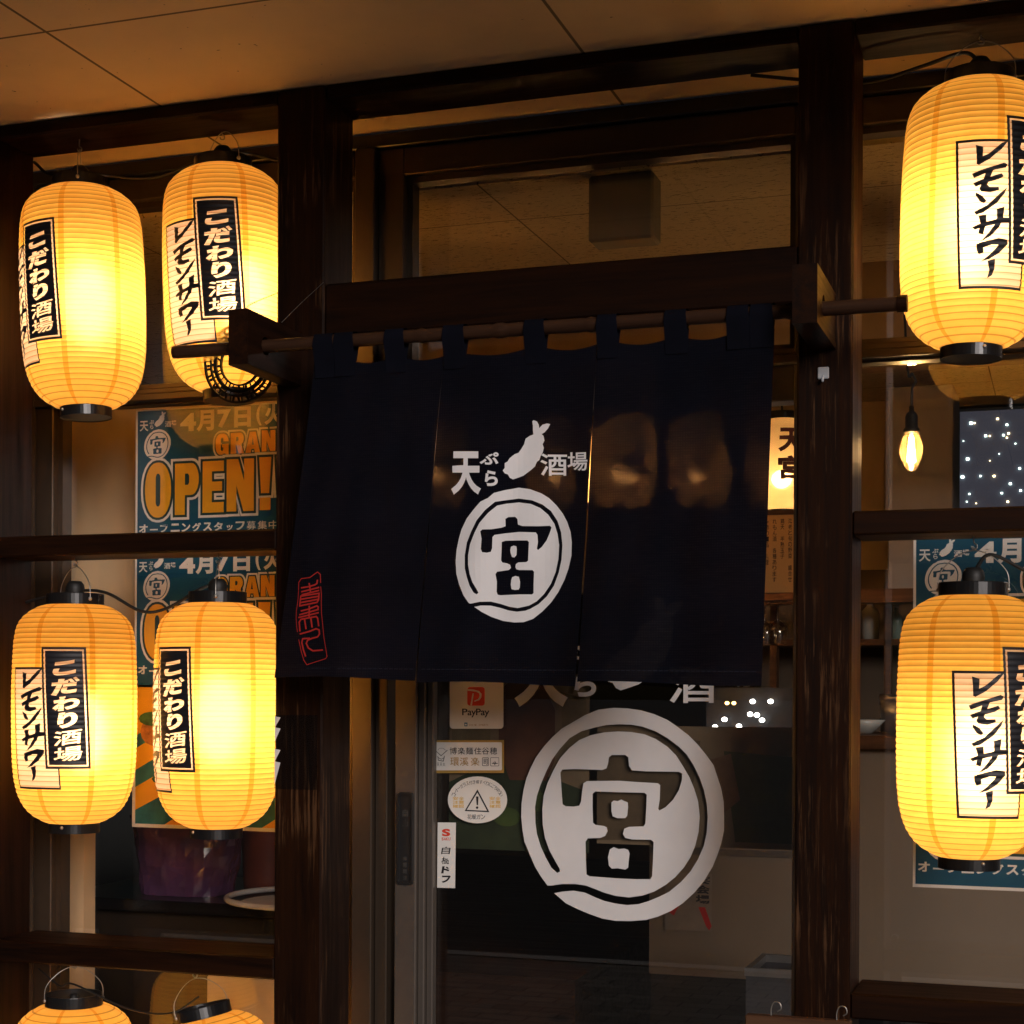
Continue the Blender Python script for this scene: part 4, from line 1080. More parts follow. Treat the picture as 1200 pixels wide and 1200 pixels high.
# two more below the low left rail, only their tops in the picture
LANT.append(place_lantern(False, 'lit yellow lantern below the low left rail, upright with its ring open to view', 86, 1171, 1438, 0.065, 60, 0))
LANT.append(place_lantern(False, 'lit yellow lantern below the low left rail, tipped over to its left', 266, 1189, 1454, 0.07, 80, R(-14)))

rv = random.Random(11)
for i, (o, c) in enumerate(LANT):
    for ch in o.children:
        nm_ = ch.name.split('.')[0]
        if nm_ == 'bulb':
            dx, dz = [(0.012, 0.0), (0.03, -0.03), (0.02, -0.025), (0.004, 0.006), (-0.02, -0.02), (-0.012, -0.035), (0, 0), (0, 0)][i]
            ch.location = (dx, -0.012*(i % 3), dz)
            k = (1.0, 1.04, .97, 1.06, 1.02, .99, 1.05, .96)[i]; ch.scale = (k, k, k)
        if nm_ == 'socket' and i >= 6: ch.scale = (0.55, 0.55, 0.9)
# cords, a thing for each run
def cord(label, pts, r=0.0032):
    bm = bmesh.new(); tube(bm, pts, r, 8, 10)
    return tag(obj('electric_cord', bm, M['rubber'], None, True), label, 'cord')
def top_of(i, dz=0.04):
    o, c = LANT[i]; return o.matrix_world @ Vector((0, 0, HH+dz))
YB_ = TD*0.5
t0, t1, t2, t3, t4, t5, t6, t7 = [top_of(i) for i in range(8)]
cord('black cord running behind the two upper left lanterns to their sockets', [at(40, 190, 0.13), at(60, 205, 0.10), t0+Vector((0, 0.012, 0)), at(180, 208, 0.14), t1+Vector((0, 0.012, 0)), at(335, 190, 0.16)])
cord('black cord sagging between the two middle left lanterns', [at(10, 712, 0.12), at(45, 702, 0.10), t2+Vector((0, 0.01, -0.012)), at(125, 695, 0.05), at(165, 716, 0.05), at(195, 713, 0.06), at(235, 690, 0.06), t3+Vector((0, 0.006, 0))])
cord('black cord reaching the upper right lantern from behind the right post', [at(880, 88, 0.16), at(960, 95, 0.16), at(1020, 96, 0.12), at(1080, 78, 0.09), at(1130, 62, 0.075), t4+Vector((0, 0.01, 0.0))])
cord('black cord arching away to the right from the lower right lantern', [t5+Vector((0, 0.008, 0)), at(1160, 650, 0.07), at(1200, 668, 0.07), at(1240, 690, 0.07)])
cord('thin cord slung between the two lowest left lanterns', [at(45, 1135, 0.10), at(70, 1155, 0.09), t6, at(150, 1182, 0.06), at(200, 1187, 0.06), t7], 0.002)
# screw hooks under the rails
def hook(label, i, ztop):
    o, c = LANT[i]; p = o.matrix_world @ Vector((0, 0, HH+0.080))
    bm = bmesh.new()
    if ztop - p.z < 0.012: p = Vector((p.x, p.y, ztop-0.014))
    tube(bm, [(p.x, p.y, ztop+0.004), (p.x, p.y, p.z+0.010), (p.x+0.005, p.y, p.z+0.005), (p.x+0.004, p.y, p.z-0.001), (p.x-0.003, p.y, p.z), (p.x-0.004, p.y, p.z+0.004)], 0.0013, 6)
    return tag(obj('screw_hook', bm, M['steel'], None, True), label, 'hook', 'screw hooks holding the lanterns')
hook('wire hook above the far upper left lantern', 0, ZB)
hook('wire hook above the lantern behind the left bracket', 1, ZB)
hook('wire hook above the front facing middle left lantern', 2, ZT0)
hook('wire hook above the lantern beside the middle post', 3, ZT0)
hook('wire hook above the large upper right lantern', 4, ZB)
hook('wire hook above the lower right lantern', 5, ZT0)
hook('wire hook above the upright lowest lantern', 6, ZF0)
hook('wire hook above the tipped lowest lantern', 7, ZF0)

# openwork iron ring behind the left bracket
rc = at(282, 426, 0.008); r_o = (aX(326, 426, 0.008)-aX(239, 426, 0.008))/2*0.97
rc.x = (aX(326, 426, 0.008)+aX(239, 426, 0.008))/2
r_o = min(r_o, XM0-0.001-rc.x)
ir = thing('iron_ring', 'openwork black iron ring hanging behind the left bracket before a lantern', 'iron ring', (rc.x, rc.y, rc.z-r_o))
def ringband(bm, r0, r1, y0, y1, n=56):
    V = []
    for k in range(n):
        a = 2*math.pi*k/n; c, s = math.cos(a), math.sin(a)
        V.append([bm.verts.new((rc.x+r*c, y, rc.z+r*s)) for r, y in ((r0, y0), (r1, y0), (r1, y1), (r0, y1))])
    for k in range(n):
        p, q = V[k], V[(k+1) % n]
        for j in range(4): bm.faces.new((p[j], p[(j+1) % 4], q[(j+1) % 4], q[j]))
bm = bmesh.new()
for f0, f1 in ((.95, 1.0), (.80, .84), (.66, .74), (.52, .56)): ringband(bm, r_o*f0, r_o*f1, rc.y-0.004, rc.y+0.002)
obj('hoop', bm, M['iron'], ir)
bm = bmesh.new(); rnd = random.Random(5)
for (f0, f1, cnt) in ((.83, .96, 46), (.73, .81, 30), (.55, .67, 30)):
    for k in range(cnt):
        a = 2*math.pi*(k+rnd.uniform(-.2, .2))/cnt; b = a + rnd.uniform(-0.07, 0.07)
        p = Vector((rc.x+r_o*f0*math.cos(a), rc.y-0.001, rc.z+r_o*f0*math.sin(a))); q = Vector((rc.x+r_o*f1*math.cos(b), rc.y-0.001, rc.z+r_o*f1*math.sin(b)))
        tube(bm, [p, q], rnd.uniform(0.0011, 0.0024), 5, smooth=False)
        if rnd.random() < 0.55:
            m_ = p.lerp(q, 0.5); ball(bm, m_, rnd.uniform(0.0018, 0.0030), 6, 4)
obj('lattice', bm, M['iron'], ir)
bm = bmesh.new(); tube(bm, [(rc.x+0.003, rc.y-0.001, rc.z+r_o*0.98), (rc.x+0.012, rc.y+0.0, rc.z+r_o+0.03), (XM0-0.001, rc.y+0.006, rc.z+r_o+0.055)], 0.0009, 6); obj('hanging_wire', bm, M['steel'], ir)

# wooden board with wire loops at the bottom right
YBD = -0.10
wb0, wb1 = at(873, 1189, YBD), at(997, 1197, YBD)
bd = thing('wooden_sign_board', 'brown wooden board with two wire loops on top at the foot of the right post', 'sign board', (wb0.x, YBD, wb0.z-0.35))
obj('board', B(wb0.x, wb1.x, YBD, YBD+0.018, wb0.z-0.35, wb0.z, 0.002), wood('brown board', 'x', (0.07, 0.032, 0.017), (0.13, 0.065, 0.035)), bd)
for px in (908, 985):
    p = at(px, 1190, YBD+0.008)
    bm = bmesh.new(); tube(bm, [(p.x-0.006, p.y, wb0.z-0.004), (p.x-0.006, p.y, wb0.z+0.012), (p.x-0.001, p.y, wb0.z+0.022), (p.x+0.008, p.y, wb0.z+0.021), (p.x+0.010, p.y, wb0.z+0.012), (p.x+0.004, p.y, wb0.z+0.007)], 0.0011, 6)
    obj('wire_loop', bm, M['steel'], bd, True)

# ------------------------------------------------------------------ indoors
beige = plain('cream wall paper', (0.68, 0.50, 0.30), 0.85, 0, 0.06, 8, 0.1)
dimw = plain('brown indoor wall', (0.10, 0.07, 0.045), 0.85, 0, 0.1, 5)
YW = 3.2
zwb = aZ(1030, 690, YW)
wx0, wx1 = aX(1120, 540, YW), aX(1120, 540, YW)+0.85      # window added in the back wall to show the night lights
wz0, wz1 = aZ(1160, 640, YW), ZC-0.03
bm = bmesh.new()
box(bm, -4.2, wx0, YW, YW+0.1, zwb, ZC); box(bm, wx1, 2.6, YW, YW+0.1, zwb, ZC)
box(bm, wx0, wx1, YW+0.001, YW+0.099, zwb, wz0); box(bm, wx0, wx1, YW+0.001, YW+0.099, wz1, ZC)
tag(obj('back_wall', bm, beige), 'cream wall at the back of the room above the kitchen', 'wall')
bw = thing('added_window', 'window added in the cream back wall to show night lights', 'window', (wx0, YW, wz0))
bm = bmesh.new(); s = 0.009
box(bm, wx0, wx0+s, YW+0.02, YW+0.08, wz0, wz1); box(bm, wx1-s, wx1, YW+0.02, YW+0.08, wz0, wz1); box(bm, wx0+s, wx1-s, YW+0.021, YW+0.079, wz0, wz0+s); box(bm, wx0+s, wx1-s, YW+0.021, YW+0.079, wz1-s, wz1)
obj('frame', bm, M['black'], bw)
obj('pane', B(wx0+s*.5, wx1-s*.5, YW+0.047, YW+0.053, wz0+s*.5, wz1-s*.5), M['glass'], bw)
# pale panel beside that window
pa0, pa1 = aX(1041, 540, 2.6), aX(1117, 540, 2.6)
tag(obj('pillar', B(pa0, pa1, 2.6, 2.9, aZ(1080, 690, 2.6), aZ(1080, 452, 2.6), 0.004), plain('pale grey paint', (0.42, 0.37, 0.34), 0.8, 0, 0.05)), 'pale grey square pillar beyond the hanging bulb in the right window', 'pillar')
# bulkhead under the ceiling
tag(obj('bulkhead', B(aX(430, 400, 1.25), 2.6, 1.25, 1.45, aZ(1030, 418, 1.25), ZC-0.001), plain('brown bulkhead', (0.30, 0.20, 0.12), 0.8, 0, 0.06)), 'brown boxed-in beam under the indoor ceiling behind the upper right window', 'beam')
# box hanging from the ceiling, seen above the header
cb0, cb1 = at(689, 284, 0.40), at(765, 284, 0.40)
bm = B(cb0.x, cb1.x, 0.40, 0.47, cb0.z, ZC-0.001, 0.005)
tag(obj('ceiling_duct', bm, plain('grey green duct', (0.13, 0.12, 0.085), 0.6, 0, 0.05)), 'grey boxed duct hanging from the tiled ceiling behind the window above the door', 'duct')
# side walls and far wall
tag(obj('side_wall', B(-4.3, -4.2, YF1, 3.3, 0, ZC+0.1), dimw), 'brown indoor wall at the far left of the room', 'wall')
tag(obj('side_wall', B(2.6, 2.7, YF1, 3.3, 0, ZC+0.1), dimw), 'brown indoor wall at the far right of the room', 'wall')
struct('kitchen_ceiling', B(-4.2, 2.6, 3.301, 6.3, zwb+0.001, zwb+0.08), dimw)
tag(obj('far_wall', B(-4.2, 2.6, 6.2, 6.3, 0, zwb), dimw), 'dark brown wall at the very back of the room', 'wall')
# cream partition behind the posters of the left window
YP = 0.52
bm = bmesh.new()
px0 = aX(80, 700, YP); 
box(bm, px0, aX(395, 700, YP), YP, YP+0.05, aZ(200, 905, YP), aZ(200, 470, YP))
box(bm, px0, aX(98, 1000, YP), YP+0.001, YP+0.049, 0, aZ(200, 905, YP))
tag(obj('partition', bm, beige), 'cream partition board behind the posters of the left window', 'partition')
# raised floor
struct('raised_floor', B(-3.4, aX(760, 1100, 3.4), 2.4, 6.2, 0, 0.5), wood('platform boards', 'x', (0.035, 0.015, 0.009), (0.08, 0.035, 0.02)))
# kitchen counter on the right
YK = 2.0
kx0 = aX(761, 1050, YK); zk = aZ(1030, 862, YK)
kc = thing('kitchen_counter', 'tall cream fronted bar counter with a brown wooden top indoors on the right', 'counter', (kx0, YK, 0))
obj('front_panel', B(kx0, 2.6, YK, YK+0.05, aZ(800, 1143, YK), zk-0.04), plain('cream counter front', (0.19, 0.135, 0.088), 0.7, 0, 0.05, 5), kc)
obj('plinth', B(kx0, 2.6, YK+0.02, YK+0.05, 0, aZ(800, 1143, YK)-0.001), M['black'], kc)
obj('worktop', B(kx0-0.01, 2.6, YK-0.04, YK+0.5, zk-0.04, zk, 0.004), M['wood_brown'], kc)
obj('trim_strip', B(kx0, aX(945, 1000, YK), YK-0.004, YK-0.0005, aZ(860, 1003, YK), aZ(860, 995, YK)), M['alu_grey'], kc)
# kitchen shelf with hanging board
YH = 2.75
ks = thing('kitchen_shelf', 'dark wooden kitchen shelf unit behind the counter on the right', 'shelf', (aX(890, 700, YH), YH, zk))
sx0 = aX(880, 700, YH)
obj('beam', B(sx0, 2.6, YH-0.3, YH-0.2, aZ(1030, 706, YH-.3), aZ(1030, 690, YH-.3)), M['wood_brown'], ks)
obj('back_board', B(sx0, 2.6, YH+0.2, YH+0.23, zk-0.3, zwb+0.05), dimw, ks)
obj('shelf_board', B(sx0, 2.6, YH-0.1, YH+0.2, aZ(1030, 757, YH), aZ(1030, 750, YH)), M['wood_brown'], ks)
for px in (1036, 1160, 902): obj('upright', B(aX(px, 800, YH-.1), aX(px+8, 800, YH-.1), YH-0.1, YH-0.05, zk-0.2, aZ(1030, 706, YH)), M['wood_brown'], ks)
def bottle(label, px, zb, Y, h, r, mat):
    p = at(px, 800, Y); t = thing('bottle', label, 'bottle', (p.x, Y, zb))
    bm = bmesh.new(); lathe(bm, [(0.0001, zb), (r, zb), (r, zb+h*.6), (r*.9, zb+h*.68), (r*.35, zb+h*.8), (r*.33, zb+h*.95), (0.0001, zb+h*.95)], 18, p.x, Y); obj('body', bm, mat, t, True)
    bm = bmesh.new(); lathe(bm, [(0.0001, zb+h*.95), (r*.38, zb+h*.95), (r*.38, zb+h), (0.0001, zb+h)], 14, p.x, Y); obj('cap', bm, M['steel'], t, True)
gz = plain('pale glazed ware', (0.55, 0.55, 0.5), 0.25)
zsh = aZ(1030, 750, YH)+0.001
bottle('pale bottle standing on the kitchen shelf behind the right window edge', 1019, zsh, YH, 0.14, 0.03, gz)
bottle('greenish glass bottle on the kitchen shelf, between the upright and the lantern', 1050, zsh, YH, 0.11, 0.02, plain('greenish bottle', (0.25, 0.33, 0.28), 0.12))
p = at(1050, 820, 2.45); bm = bmesh.new(); tube(bm, [(p.x-.05, 2.45, p.z), (p.x+.05, 2.45, p.z)], 0.018, 14, smooth=False)
bm2 = B(p.x-.045, p.x+.045, 2.43, 2.47, zk, p.z)
bm2m = bpy.data.meshes.new('t'); bm2.to_mesh(bm2m); bm2.free(); bm.from_mesh(bm2m)
tag(obj('steel_dispenser', bm, M['steel'], None, True), 'small shiny steel dispenser on the bar counter left of the lower right lantern', 'dispenser')
p = at(1010, 858, 2.2)
bm = bmesh.new(); lathe(bm, [(0.0001, zk+0.001), (0.03, zk+0.001), (0.05, zk+0.02), (0.07, zk+0.042), (0.067, zk+0.042), (0.045, zk+0.022), (0.0001, zk+0.008)], 24, p.x, 2.2)
tag(obj('bowl', bm, gz, None, True), 'pale ceramic bowl on the brown counter top beside the right post', 'bowl')
# hanging goblet with a warm shine
def goblet(label, px, py, Y):
    p = at(px, py, Y); t = thing('wine_glass', label, 'glass', p, 'stemmed glasses hung upside down')
    g = pane_glass('clear drinking glass', 0.16, (0.88, 0.85, 0.78), 0.05)
    bm = bmesh.new(); lathe(bm, [(0.026, p.z), (0.031, p.z+0.02), (0.033, p.z+0.04), (0.027, p.z+0.062), (0.006, p.z+0.075)], 22, p.x, Y); obj('bowl', bm, g, t, True)
    bm = bmesh.new(); lathe(bm, [(0.0045, p.z+0.073), (0.004, p.z+0.12), (0.03, p.z+0.132), (0.03, p.z+0.134), (0.0001, p.z+0.134)], 20, p.x, Y); obj('stem', bm, g, t, True)
goblet('wine glass hung upside down between curtain and right post', 911, 755, 2.3)
goblet('wine glass hung upside down just behind the curtain edge', 896, 756, 2.3)
tag(obj('glass_rack', B(aX(870, 712, 2.3), aX(960, 712, 2.3), 2.25, 2.35, aZ(911, 755, 2.3)+0.1345, aZ(911, 755, 2.3)+0.15), M['wood_brown']), 'wooden rack holding wine glasses beyond the right edge of the curtain', 'rack')
# paper menu on a string, lit from inside
YM = 1.5
m0, m1 = at(893, 604, YM), at(938, 694, YM)
mn = thing('menu_sheet', 'cream paper menu with upright lines of writing hung right of the curtain', 'menu', (m0.x, YM, m1.z))
mm_, n, l, bs = mk('amber washi paper'); bs.inputs['Base Color'].default_value = (0.74, 0.50, 0.22, 1); bs.inputs['Roughness'].default_value = 0.8
tl2 = n.new("ShaderNodeBsdfTranslucent"); tl2.inputs[0].default_value = (0.85, 0.58, 0.26, 1)
mx2 = n.new("ShaderNodeMixShader"); mx2.inputs[0].default_value = 0.6; l.new(bs.outputs[0], mx2.inputs[1]); l.new(tl2.outputs[0], mx2.inputs[2]); l.new(mx2.outputs[0], n["Material Output"].inputs[0])
obj('sheet', B(m0.x, m1.x, YM, YM+0.002, m1.z, m0.z), mm_, mn)
bm = bmesh.new(); W_ = m1.x-m0.x; H_ = m0.z-m1.z
rows = ['本日のおすすめ天ぷら', '海老と旬の野菜 盛合せ', '鶏天 半熟玉子', 'れもん酒 各種あります', '季節の一品 料理']
for i, rw in enumerate(rows):
    for j, ch in enumerate(rw):
        if ch == ' ': continue
        fill(gfit(ch, .88*W_-i*.2*W_, .05*H_+j*.075*H_, .98*W_-i*.2*W_, .115*H_+j*.075*H_, 0.01), bm)
obj('writing', remap(bm, lambda a, b, c: Vector((m0.x+a, YM-0.0008, m0.z-b))), M['ink'], mn)
obj('hanging_rod', B(m0.x-0.01, m1.x+0.01, YM-0.004, YM+0.006, m0.z+0.0005, m0.z+0.012), M['wood_brown'], mn)
# row of white lanterns in the room
wpm, n, l, bs = mk('white lantern paper'); n.remove(bs)
trn = n.new("ShaderNodeBsdfTranslucent"); trn.inputs[0].default_value = (1, .74, .40, 1)
rfn = n.new("ShaderNodeBsdfRefraction"); rfn.inputs[0].default_value = (1, .85, .62, 1); rfn.inputs['Roughness'].default_value = 0.5; rfn.inputs['IOR'].default_value = 1.2
mxn = n.new("ShaderNodeMixShader"); mxn.inputs[0].default_value = 0.35; l.new(trn.outputs[0], mxn.inputs[1]); l.new(rfn.outputs[0], mxn.inputs[2]); l.new(mxn.outputs[0], n["Material Output"].inputs[0])
YI = 1.75
def make_room_lantern():
    t = thing('room_lantern', 'x', 'lantern', world=False)
    r, h = 0.085, 0.125
    pr = [(.5, 1), (.72, .95), (.9, .82), (.98, .55), (1, 0), (.98, -.55), (.9, -.82), (.72, -.95), (.5, -1)]
    pts = []
    for i in range(len(pr)-1):
        for k in range(8):
            q = k/8; pts.append((r*(pr[i][0]*(1-q)+pr[i+1][0]*q)+0.001*(k % 2), h*(pr[i][1]*(1-q)+pr[i+1][1]*q)))
    pts.append((r*.5, -h))
    bm = bmesh.new(); lathe(bm, pts, 40); obj('paper_shade', bm, wpm, t, True)
    for z in (h, -h-0.02):
        bm = bmesh.new(); lathe(bm, [(0.0001, z+0.02), (r*.52, z+0.02), (r*.52, z), (r*.49, z), (r*.49, z+0.016), (0.0001, z+0.016)] if z > 0 else [(0.0001, z), (r*.52, z), (r*.52, z+0.02), (r*.49, z+0.02), (r*.49, z+0.004), (0.0001, z+0.004)], 32); obj('ring', bm, M['black'], t)
    bm = bmesh.new(); ball(bm, (0, 0, -0.04), 0.022, 14, 10); obj('bulb', bm, M['room_bulb'], t, True)
    bm = bmesh.new()
    for k, ch in enumerate('天宮'): fill(gfit(ch, -0.035, -0.09+k*0.075, 0.035, -0.025+k*0.075, 0.04), bm)
    obj('lettering', remap(cut(bm, 0.008, 0), lambda x, y, z: Vector(((r+0.002)*math.sin(x/r), -(r+0.002)*math.cos(x/r), -y))), plain('dark red brush print', (0.10, 0.012, 0.006), 0.6), t)
    bm = bmesh.new(); tube(bm, [(0, 0, h+0.015), (0, 0, 1.0)], 0.003, 6, smooth=False); obj('cord', bm, M['rubber'], t)
    return t
rp = make_room_lantern()
for i, (px, lab) in enumerate(((916, 'white room lantern with dark red characters, between curtain and right post'), (825, 'white room lantern glowing through the right curtain panel'), (742, 'white room lantern glowing through the curtain beside its right slit'), (660, 'white room lantern glowing behind the prawn emblem of the curtain'), (525, 'white room lantern glowing behind the left slit of the curtain'))):
    o = rp if i == 0 else copy_tree(rp)
    c = at(px, 545, YI); o.location = c; o.rotation_euler = (0, 0, math.atan2(CAM.x-c.x, c.y-CAM.y)+(0.3 if i == 0 else 0.1*i)); o['label'] = lab; o['group'] = 'white lanterns hung in a row indoors'
    for ch in o.children:
        if ch.name.startswith('cord'): ch.scale = (1, 1, 1); 
    # trim the cord to the ceiling; every bulb has its own brightness
    for ch in o.children:
        if ch.name.split('.')[0] == 'bulb': ch.material_slots[0].link = 'OBJECT'; ch.material_slots[0].material = RB[i]
        if ch.name.split('.')[0] == 'cord':
            k = (ZC-c.z-0.14)/(1.0-0.14)
            ch.scale = (1, 1, k); ch.location = (0, 0, 0.14-0.14*k)
# filament bulb in the right window
YE = 0.85
pb = at(1068, 520, YE)
eb = thing('pendant_bulb', 'clear filament bulb glowing on a twisted cord behind the right window', 'pendant bulb', pb)
def E(px, py): q = at(px, py, YE); return q.z
bulbg, n, l, bs = mk('amber bulb glass'); n.remove(bs)
t1_ = n.new("ShaderNodeBsdfTransparent"); t1_.inputs[0].default_value = (1, .93, .82, 1)
t2_ = n.new("ShaderNodeBsdfTranslucent"); t2_.inputs[0].default_value = (1, .72, .38, 1)
g1_ = n.new("ShaderNodeBsdfGlossy"); g1_.inputs['Roughness'].default_value = 0.03
x1_ = n.new("ShaderNodeMixShader"); x1_.inputs[0].default_value = 0.045; l.new(t1_.outputs[0], x1_.inputs[1]); l.new(t2_.outputs[0], x1_.inputs[2])
x2_ = n.new("ShaderNodeMixShader"); x2_.inputs[0].default_value = 0.08; l.new(x1_.outputs[0], x2_.inputs[1]); l.new(g1_.outputs[0], x2_.inputs[2])
l.new(x2_.outputs[0], n["Material Output"].inputs[0])
zc = [E(1068, y) for y in (552, 540, 528, 518, 508, 507)]
rpx = lambda w_: aX(1068+w_, 520, YE)-aX(1068, 520, YE)
bm = bmesh.new(); lathe(bm, [(max(p_.x, 0.0003), p_.z) for p_ in smooth_path([(p_[0], 0, p_[1]) for p_ in [(rpx(0.5), zc[0]), (rpx(5), zc[0]+0.002), (rpx(10.5), zc[1]), (rpx(13.8), zc[2]), (rpx(12), zc[3]), (rpx(8), zc[4]), (rpx(6.5), E(1068, 506))]], 5)], 32, pb.x, YE); obj('glass_bulb', bm, bulbg, eb, True)
fm = glow('hot filament', (1.0, 0.60, 0.24), 220)
bm = bmesh.new()
for k in range(6):
    a = 2*math.pi*k/6; b = a+math.pi/6; r_ = rpx(4)
    tube(bm, [(pb.x+r_*.5*math.cos(a), YE+r_*.5*math.sin(a), E(1068, 512)), (pb.x+r_*1.1*math.cos(a), YE+r_*1.1*math.sin(a), E(1068, 538)), (pb.x+r_*1.0*math.cos(b), YE+r_*1.0*math.sin(b), E(1068, 538)), (pb.x+r_*.5*math.cos(b), YE+r_*.5*math.sin(b), E(1068, 512))], 0.0007, 5, 4)
obj('filament', bm, fm, eb)
bm = bmesh.new(); lathe(bm, [(0.0001, E(1068, 507)), (rpx(9.5), E(1068, 507)), (rpx(10), E(1068, 503)), (rpx(7.5), E(1068, 501)), (rpx(7.5), E(1068, 488)), (rpx(5.5), E(1068, 484)), (rpx(3), E(1068, 482)), (rpx(3), E(1068, 476)), (0.0001, E(1068, 476))], 24, pb.x, YE); obj('socket', bm, plain('aged bronze', (0.05, 0.045, 0.04), 0.4, 0.6), eb, True)
bm = bmesh.new(); tube(bm, [(pb.x, YE, E(1068, 477)), at(1069, 455, YE), at(1073, 447, YE), at(1069, 438, YE), at(1063, 425, YE), (aX(1063, 425, YE)-0.02, YE+0.05, ZC)], 0.0028, 7); obj('cord', bm, M['rubber'], eb)
# low dark counter under the left window with a wrapped purple basket, an orange pot and a tray
YQ = 0.8
zq = aZ(220, 1046, YQ)
tc_ = thing('side_counter', 'black counter indoors under the left window', 'counter', (aX(100, 1050, YQ), YQ-0.25, 0))
obj('worktop', B(aX(100, 1050, YQ), aX(408, 1050, YQ), YQ-0.16, YQ+0.35, zq-0.03, zq, 0.003), M['black'], tc_)
obj('front_panel', B(aX(100, 1050, YQ), aX(408, 1050, YQ), YQ-0.12, YQ-0.09, 0, zq-0.031), plain('dark front', (0.02, 0.014, 0.01), 0.5), tc_)
cu0, cu1 = aX(242, 1165, 0.6), aX(400, 1165, 0.6)
cb_ = thing('cupboard', 'warm cream cupboard door behind the tipped lowest lantern', 'cupboard', (cu0, 0.6, 0))
obj('body', B(cu0, cu1, 0.6, 0.64, 0, aZ(300, 1147, 0.6), 0.003), beige, cb_)
obj('knob', ball(bmesh.new(), (cu0+0.03, 0.592, aZ(300, 1260, 0.6)), 0.01, 12, 8), M['steel'], cb_, True)
def bagmat(name, col):
    m, n, l, bs = mk(name)
    l.new(ramp(n, l, noise(n, l, coords(n, l), 12, 3), [(0.3, tuple(c*.7 for c in col)), (0.7, col)]), bs.inputs['Base Color'])
    bs.inputs['Roughness'].default_value = 0.18; bs.inputs['Coat Weight'].default_value = 1.0; bs.inputs['Coat Roughness'].default_value = 0.08
    v = n.new("ShaderNodeTexVoronoi"); l.new(coords(n, l), v.inputs['Vector']); v.inputs['Scale'].default_value = 16; v.feature = 'F1'
    bump(n, l, bs, v.outputs['Distance'], 0.9, 0.01); return m
def tub(name, label, pxa, pxb, pyt, Y, taper, mat, cat, wrap=False):
    zt = aZ((pxa+pxb)/2, pyt, Y); x0, x1 = aX(pxa, 1000, Y), aX(pxb, 1000, Y)
    cx, rx = (x0+x1)/2, (x1-x0)/2
    t = thing(name, label, cat, (cx, Y, zq))
    bm = bmesh.new(); n_ = 36; rows = []
    rnd = random.Random(len(name))
    for j in range(9):
        q = j/8; rr = rx*(taper+(1-taper)*q); row = []
        for k in range(n_):
            a = 2*math.pi*k/n_
            c_, s_ = math.cos(a), math.sin(a)
            sq = (abs(c_)**4+abs(s_)**4)**-.25 if wrap else 1
            sq = 1+(sq-1)*0.7
            w_ = 1 + (0.02*math.sin(a*5+j*1.7)+0.015*math.sin(a*9-j)) * (1 if wrap else 0)
            row.append(bm.verts.new((cx+rr*c_*sq*w_, Y+rr*s_*sq*w_*0.8, zq+0.001+(zt-zq)*q)))
        rows.append(row)
    for j in range(8):
        for k in range(n_): bm.faces.new((rows[j][k], rows[j][(k+1) % n_], rows[j+1][(k+1) % n_], rows[j+1][k]))
    bm.faces.new(rows[0])
    obj('body', bm, mat, t, not wrap)
    bm = bmesh.new(); pts = [(cx+rx*1.01*math.cos(2*math.pi*k/n_), Y+rx*.81*math.sin(2*math.pi*k/n_), zt) for k in range(n_+1)]
    tube(bm, pts, 0.004, 6, smooth=False); obj('rim', bm, mat, t, True)
    return t
tub('gift_basket', 'purple basket wrapped in crinkled clear film under the striped poster', 166, 278, 955, YQ, 0.82, bagmat('purple wrapped', (0.16, 0.06, 0.15)), 'basket', True)
tub('plant_pot', 'plain orange pot right of the purple basket by the middle post', 284, 334, 965, YQ+0.12, 0.86, plain('terracotta', (0.26, 0.06, 0.03), 0.5), 'pot')
# tray
p0 = at(300, 1085, 0.62)
tr_ = thing('serving_tray', 'pale curved serving tray with a metal rim below the basket', 'tray', (p0.x, 0.62, zq))
ztr = aZ(300, 1098, 0.62)
bm = bmesh.new(); n_ = 40
cxx, cyy, ax_, ay_ = aX(352, 1098, 0.62), 0.72, aX(352, 1098, 0.62)-aX(252, 1098, 0.62), 0.20
zt_ = zq + 0.004
lo = [bm.verts.new((cxx+ax_*.86*math.cos(2*math.pi*k/n_), cyy+ay_*.86*math.sin(2*math.pi*k/n_), zt_)) for k in range(n_)]
bm.faces.new(lo)
obj('base', bm, plain('pale tray', (0.78, 0.75, 0.72), 0.4), tr_)
bm = bmesh.new(); tube(bm, [(cxx+ax_*math.cos(2*math.pi*k/n_), cyy+ay_*math.sin(2*math.pi*k/n_), zt_+0.010) for k in range(n_+1)], 0.007, 8, smooth=False); obj('rim', bm, M['vinyl'], tr_, True)
# waste box inside the door
YX = 1.3
x0, x1 = aX(874, 1140, YX), aX(955, 1140, YX); zt_ = aZ(880, 1144, YX)
wbx = thing('waste_box', 'dark box bin with a steel rim inside the door beside the right post', 'bin', (x0, YX, 0))
bm = bmesh.new(); th = 0.012
box(bm, x0, x1, YX, YX+th, 0, zt_); box(bm, x0, x1, YX+0.24-th, YX+0.24, 0, zt_); box(bm, x0, x0+th, YX+th, YX+0.24-th, 0, zt_-0.0005); box(bm, x1-th, x1, YX+th, YX+0.24-th, 0, zt_-0.0005)
obj('body', bm, plain('dark grey box', (0.06, 0.055, 0.06), 0.5), wbx)
bm = bmesh.new(); box(bm, x0-.003, x1+.003, YX-.003, YX+th, zt_+.0005, zt_+0.02); box(bm, x0-.003, x1+.003, YX+.24-th, YX+.243, zt_+.0005, zt_+0.02); box(bm, x0-.003, x0+th, YX+th, YX+.24-th, zt_+.0005, zt_+0.019); box(bm, x1-th, x1+.003, YX+th, YX+.24-th, zt_+.0005, zt_+0.019)
obj('rim', bm, plain('brushed rim', (0.30, 0.28, 0.27), 0.4, 0.6), wbx)
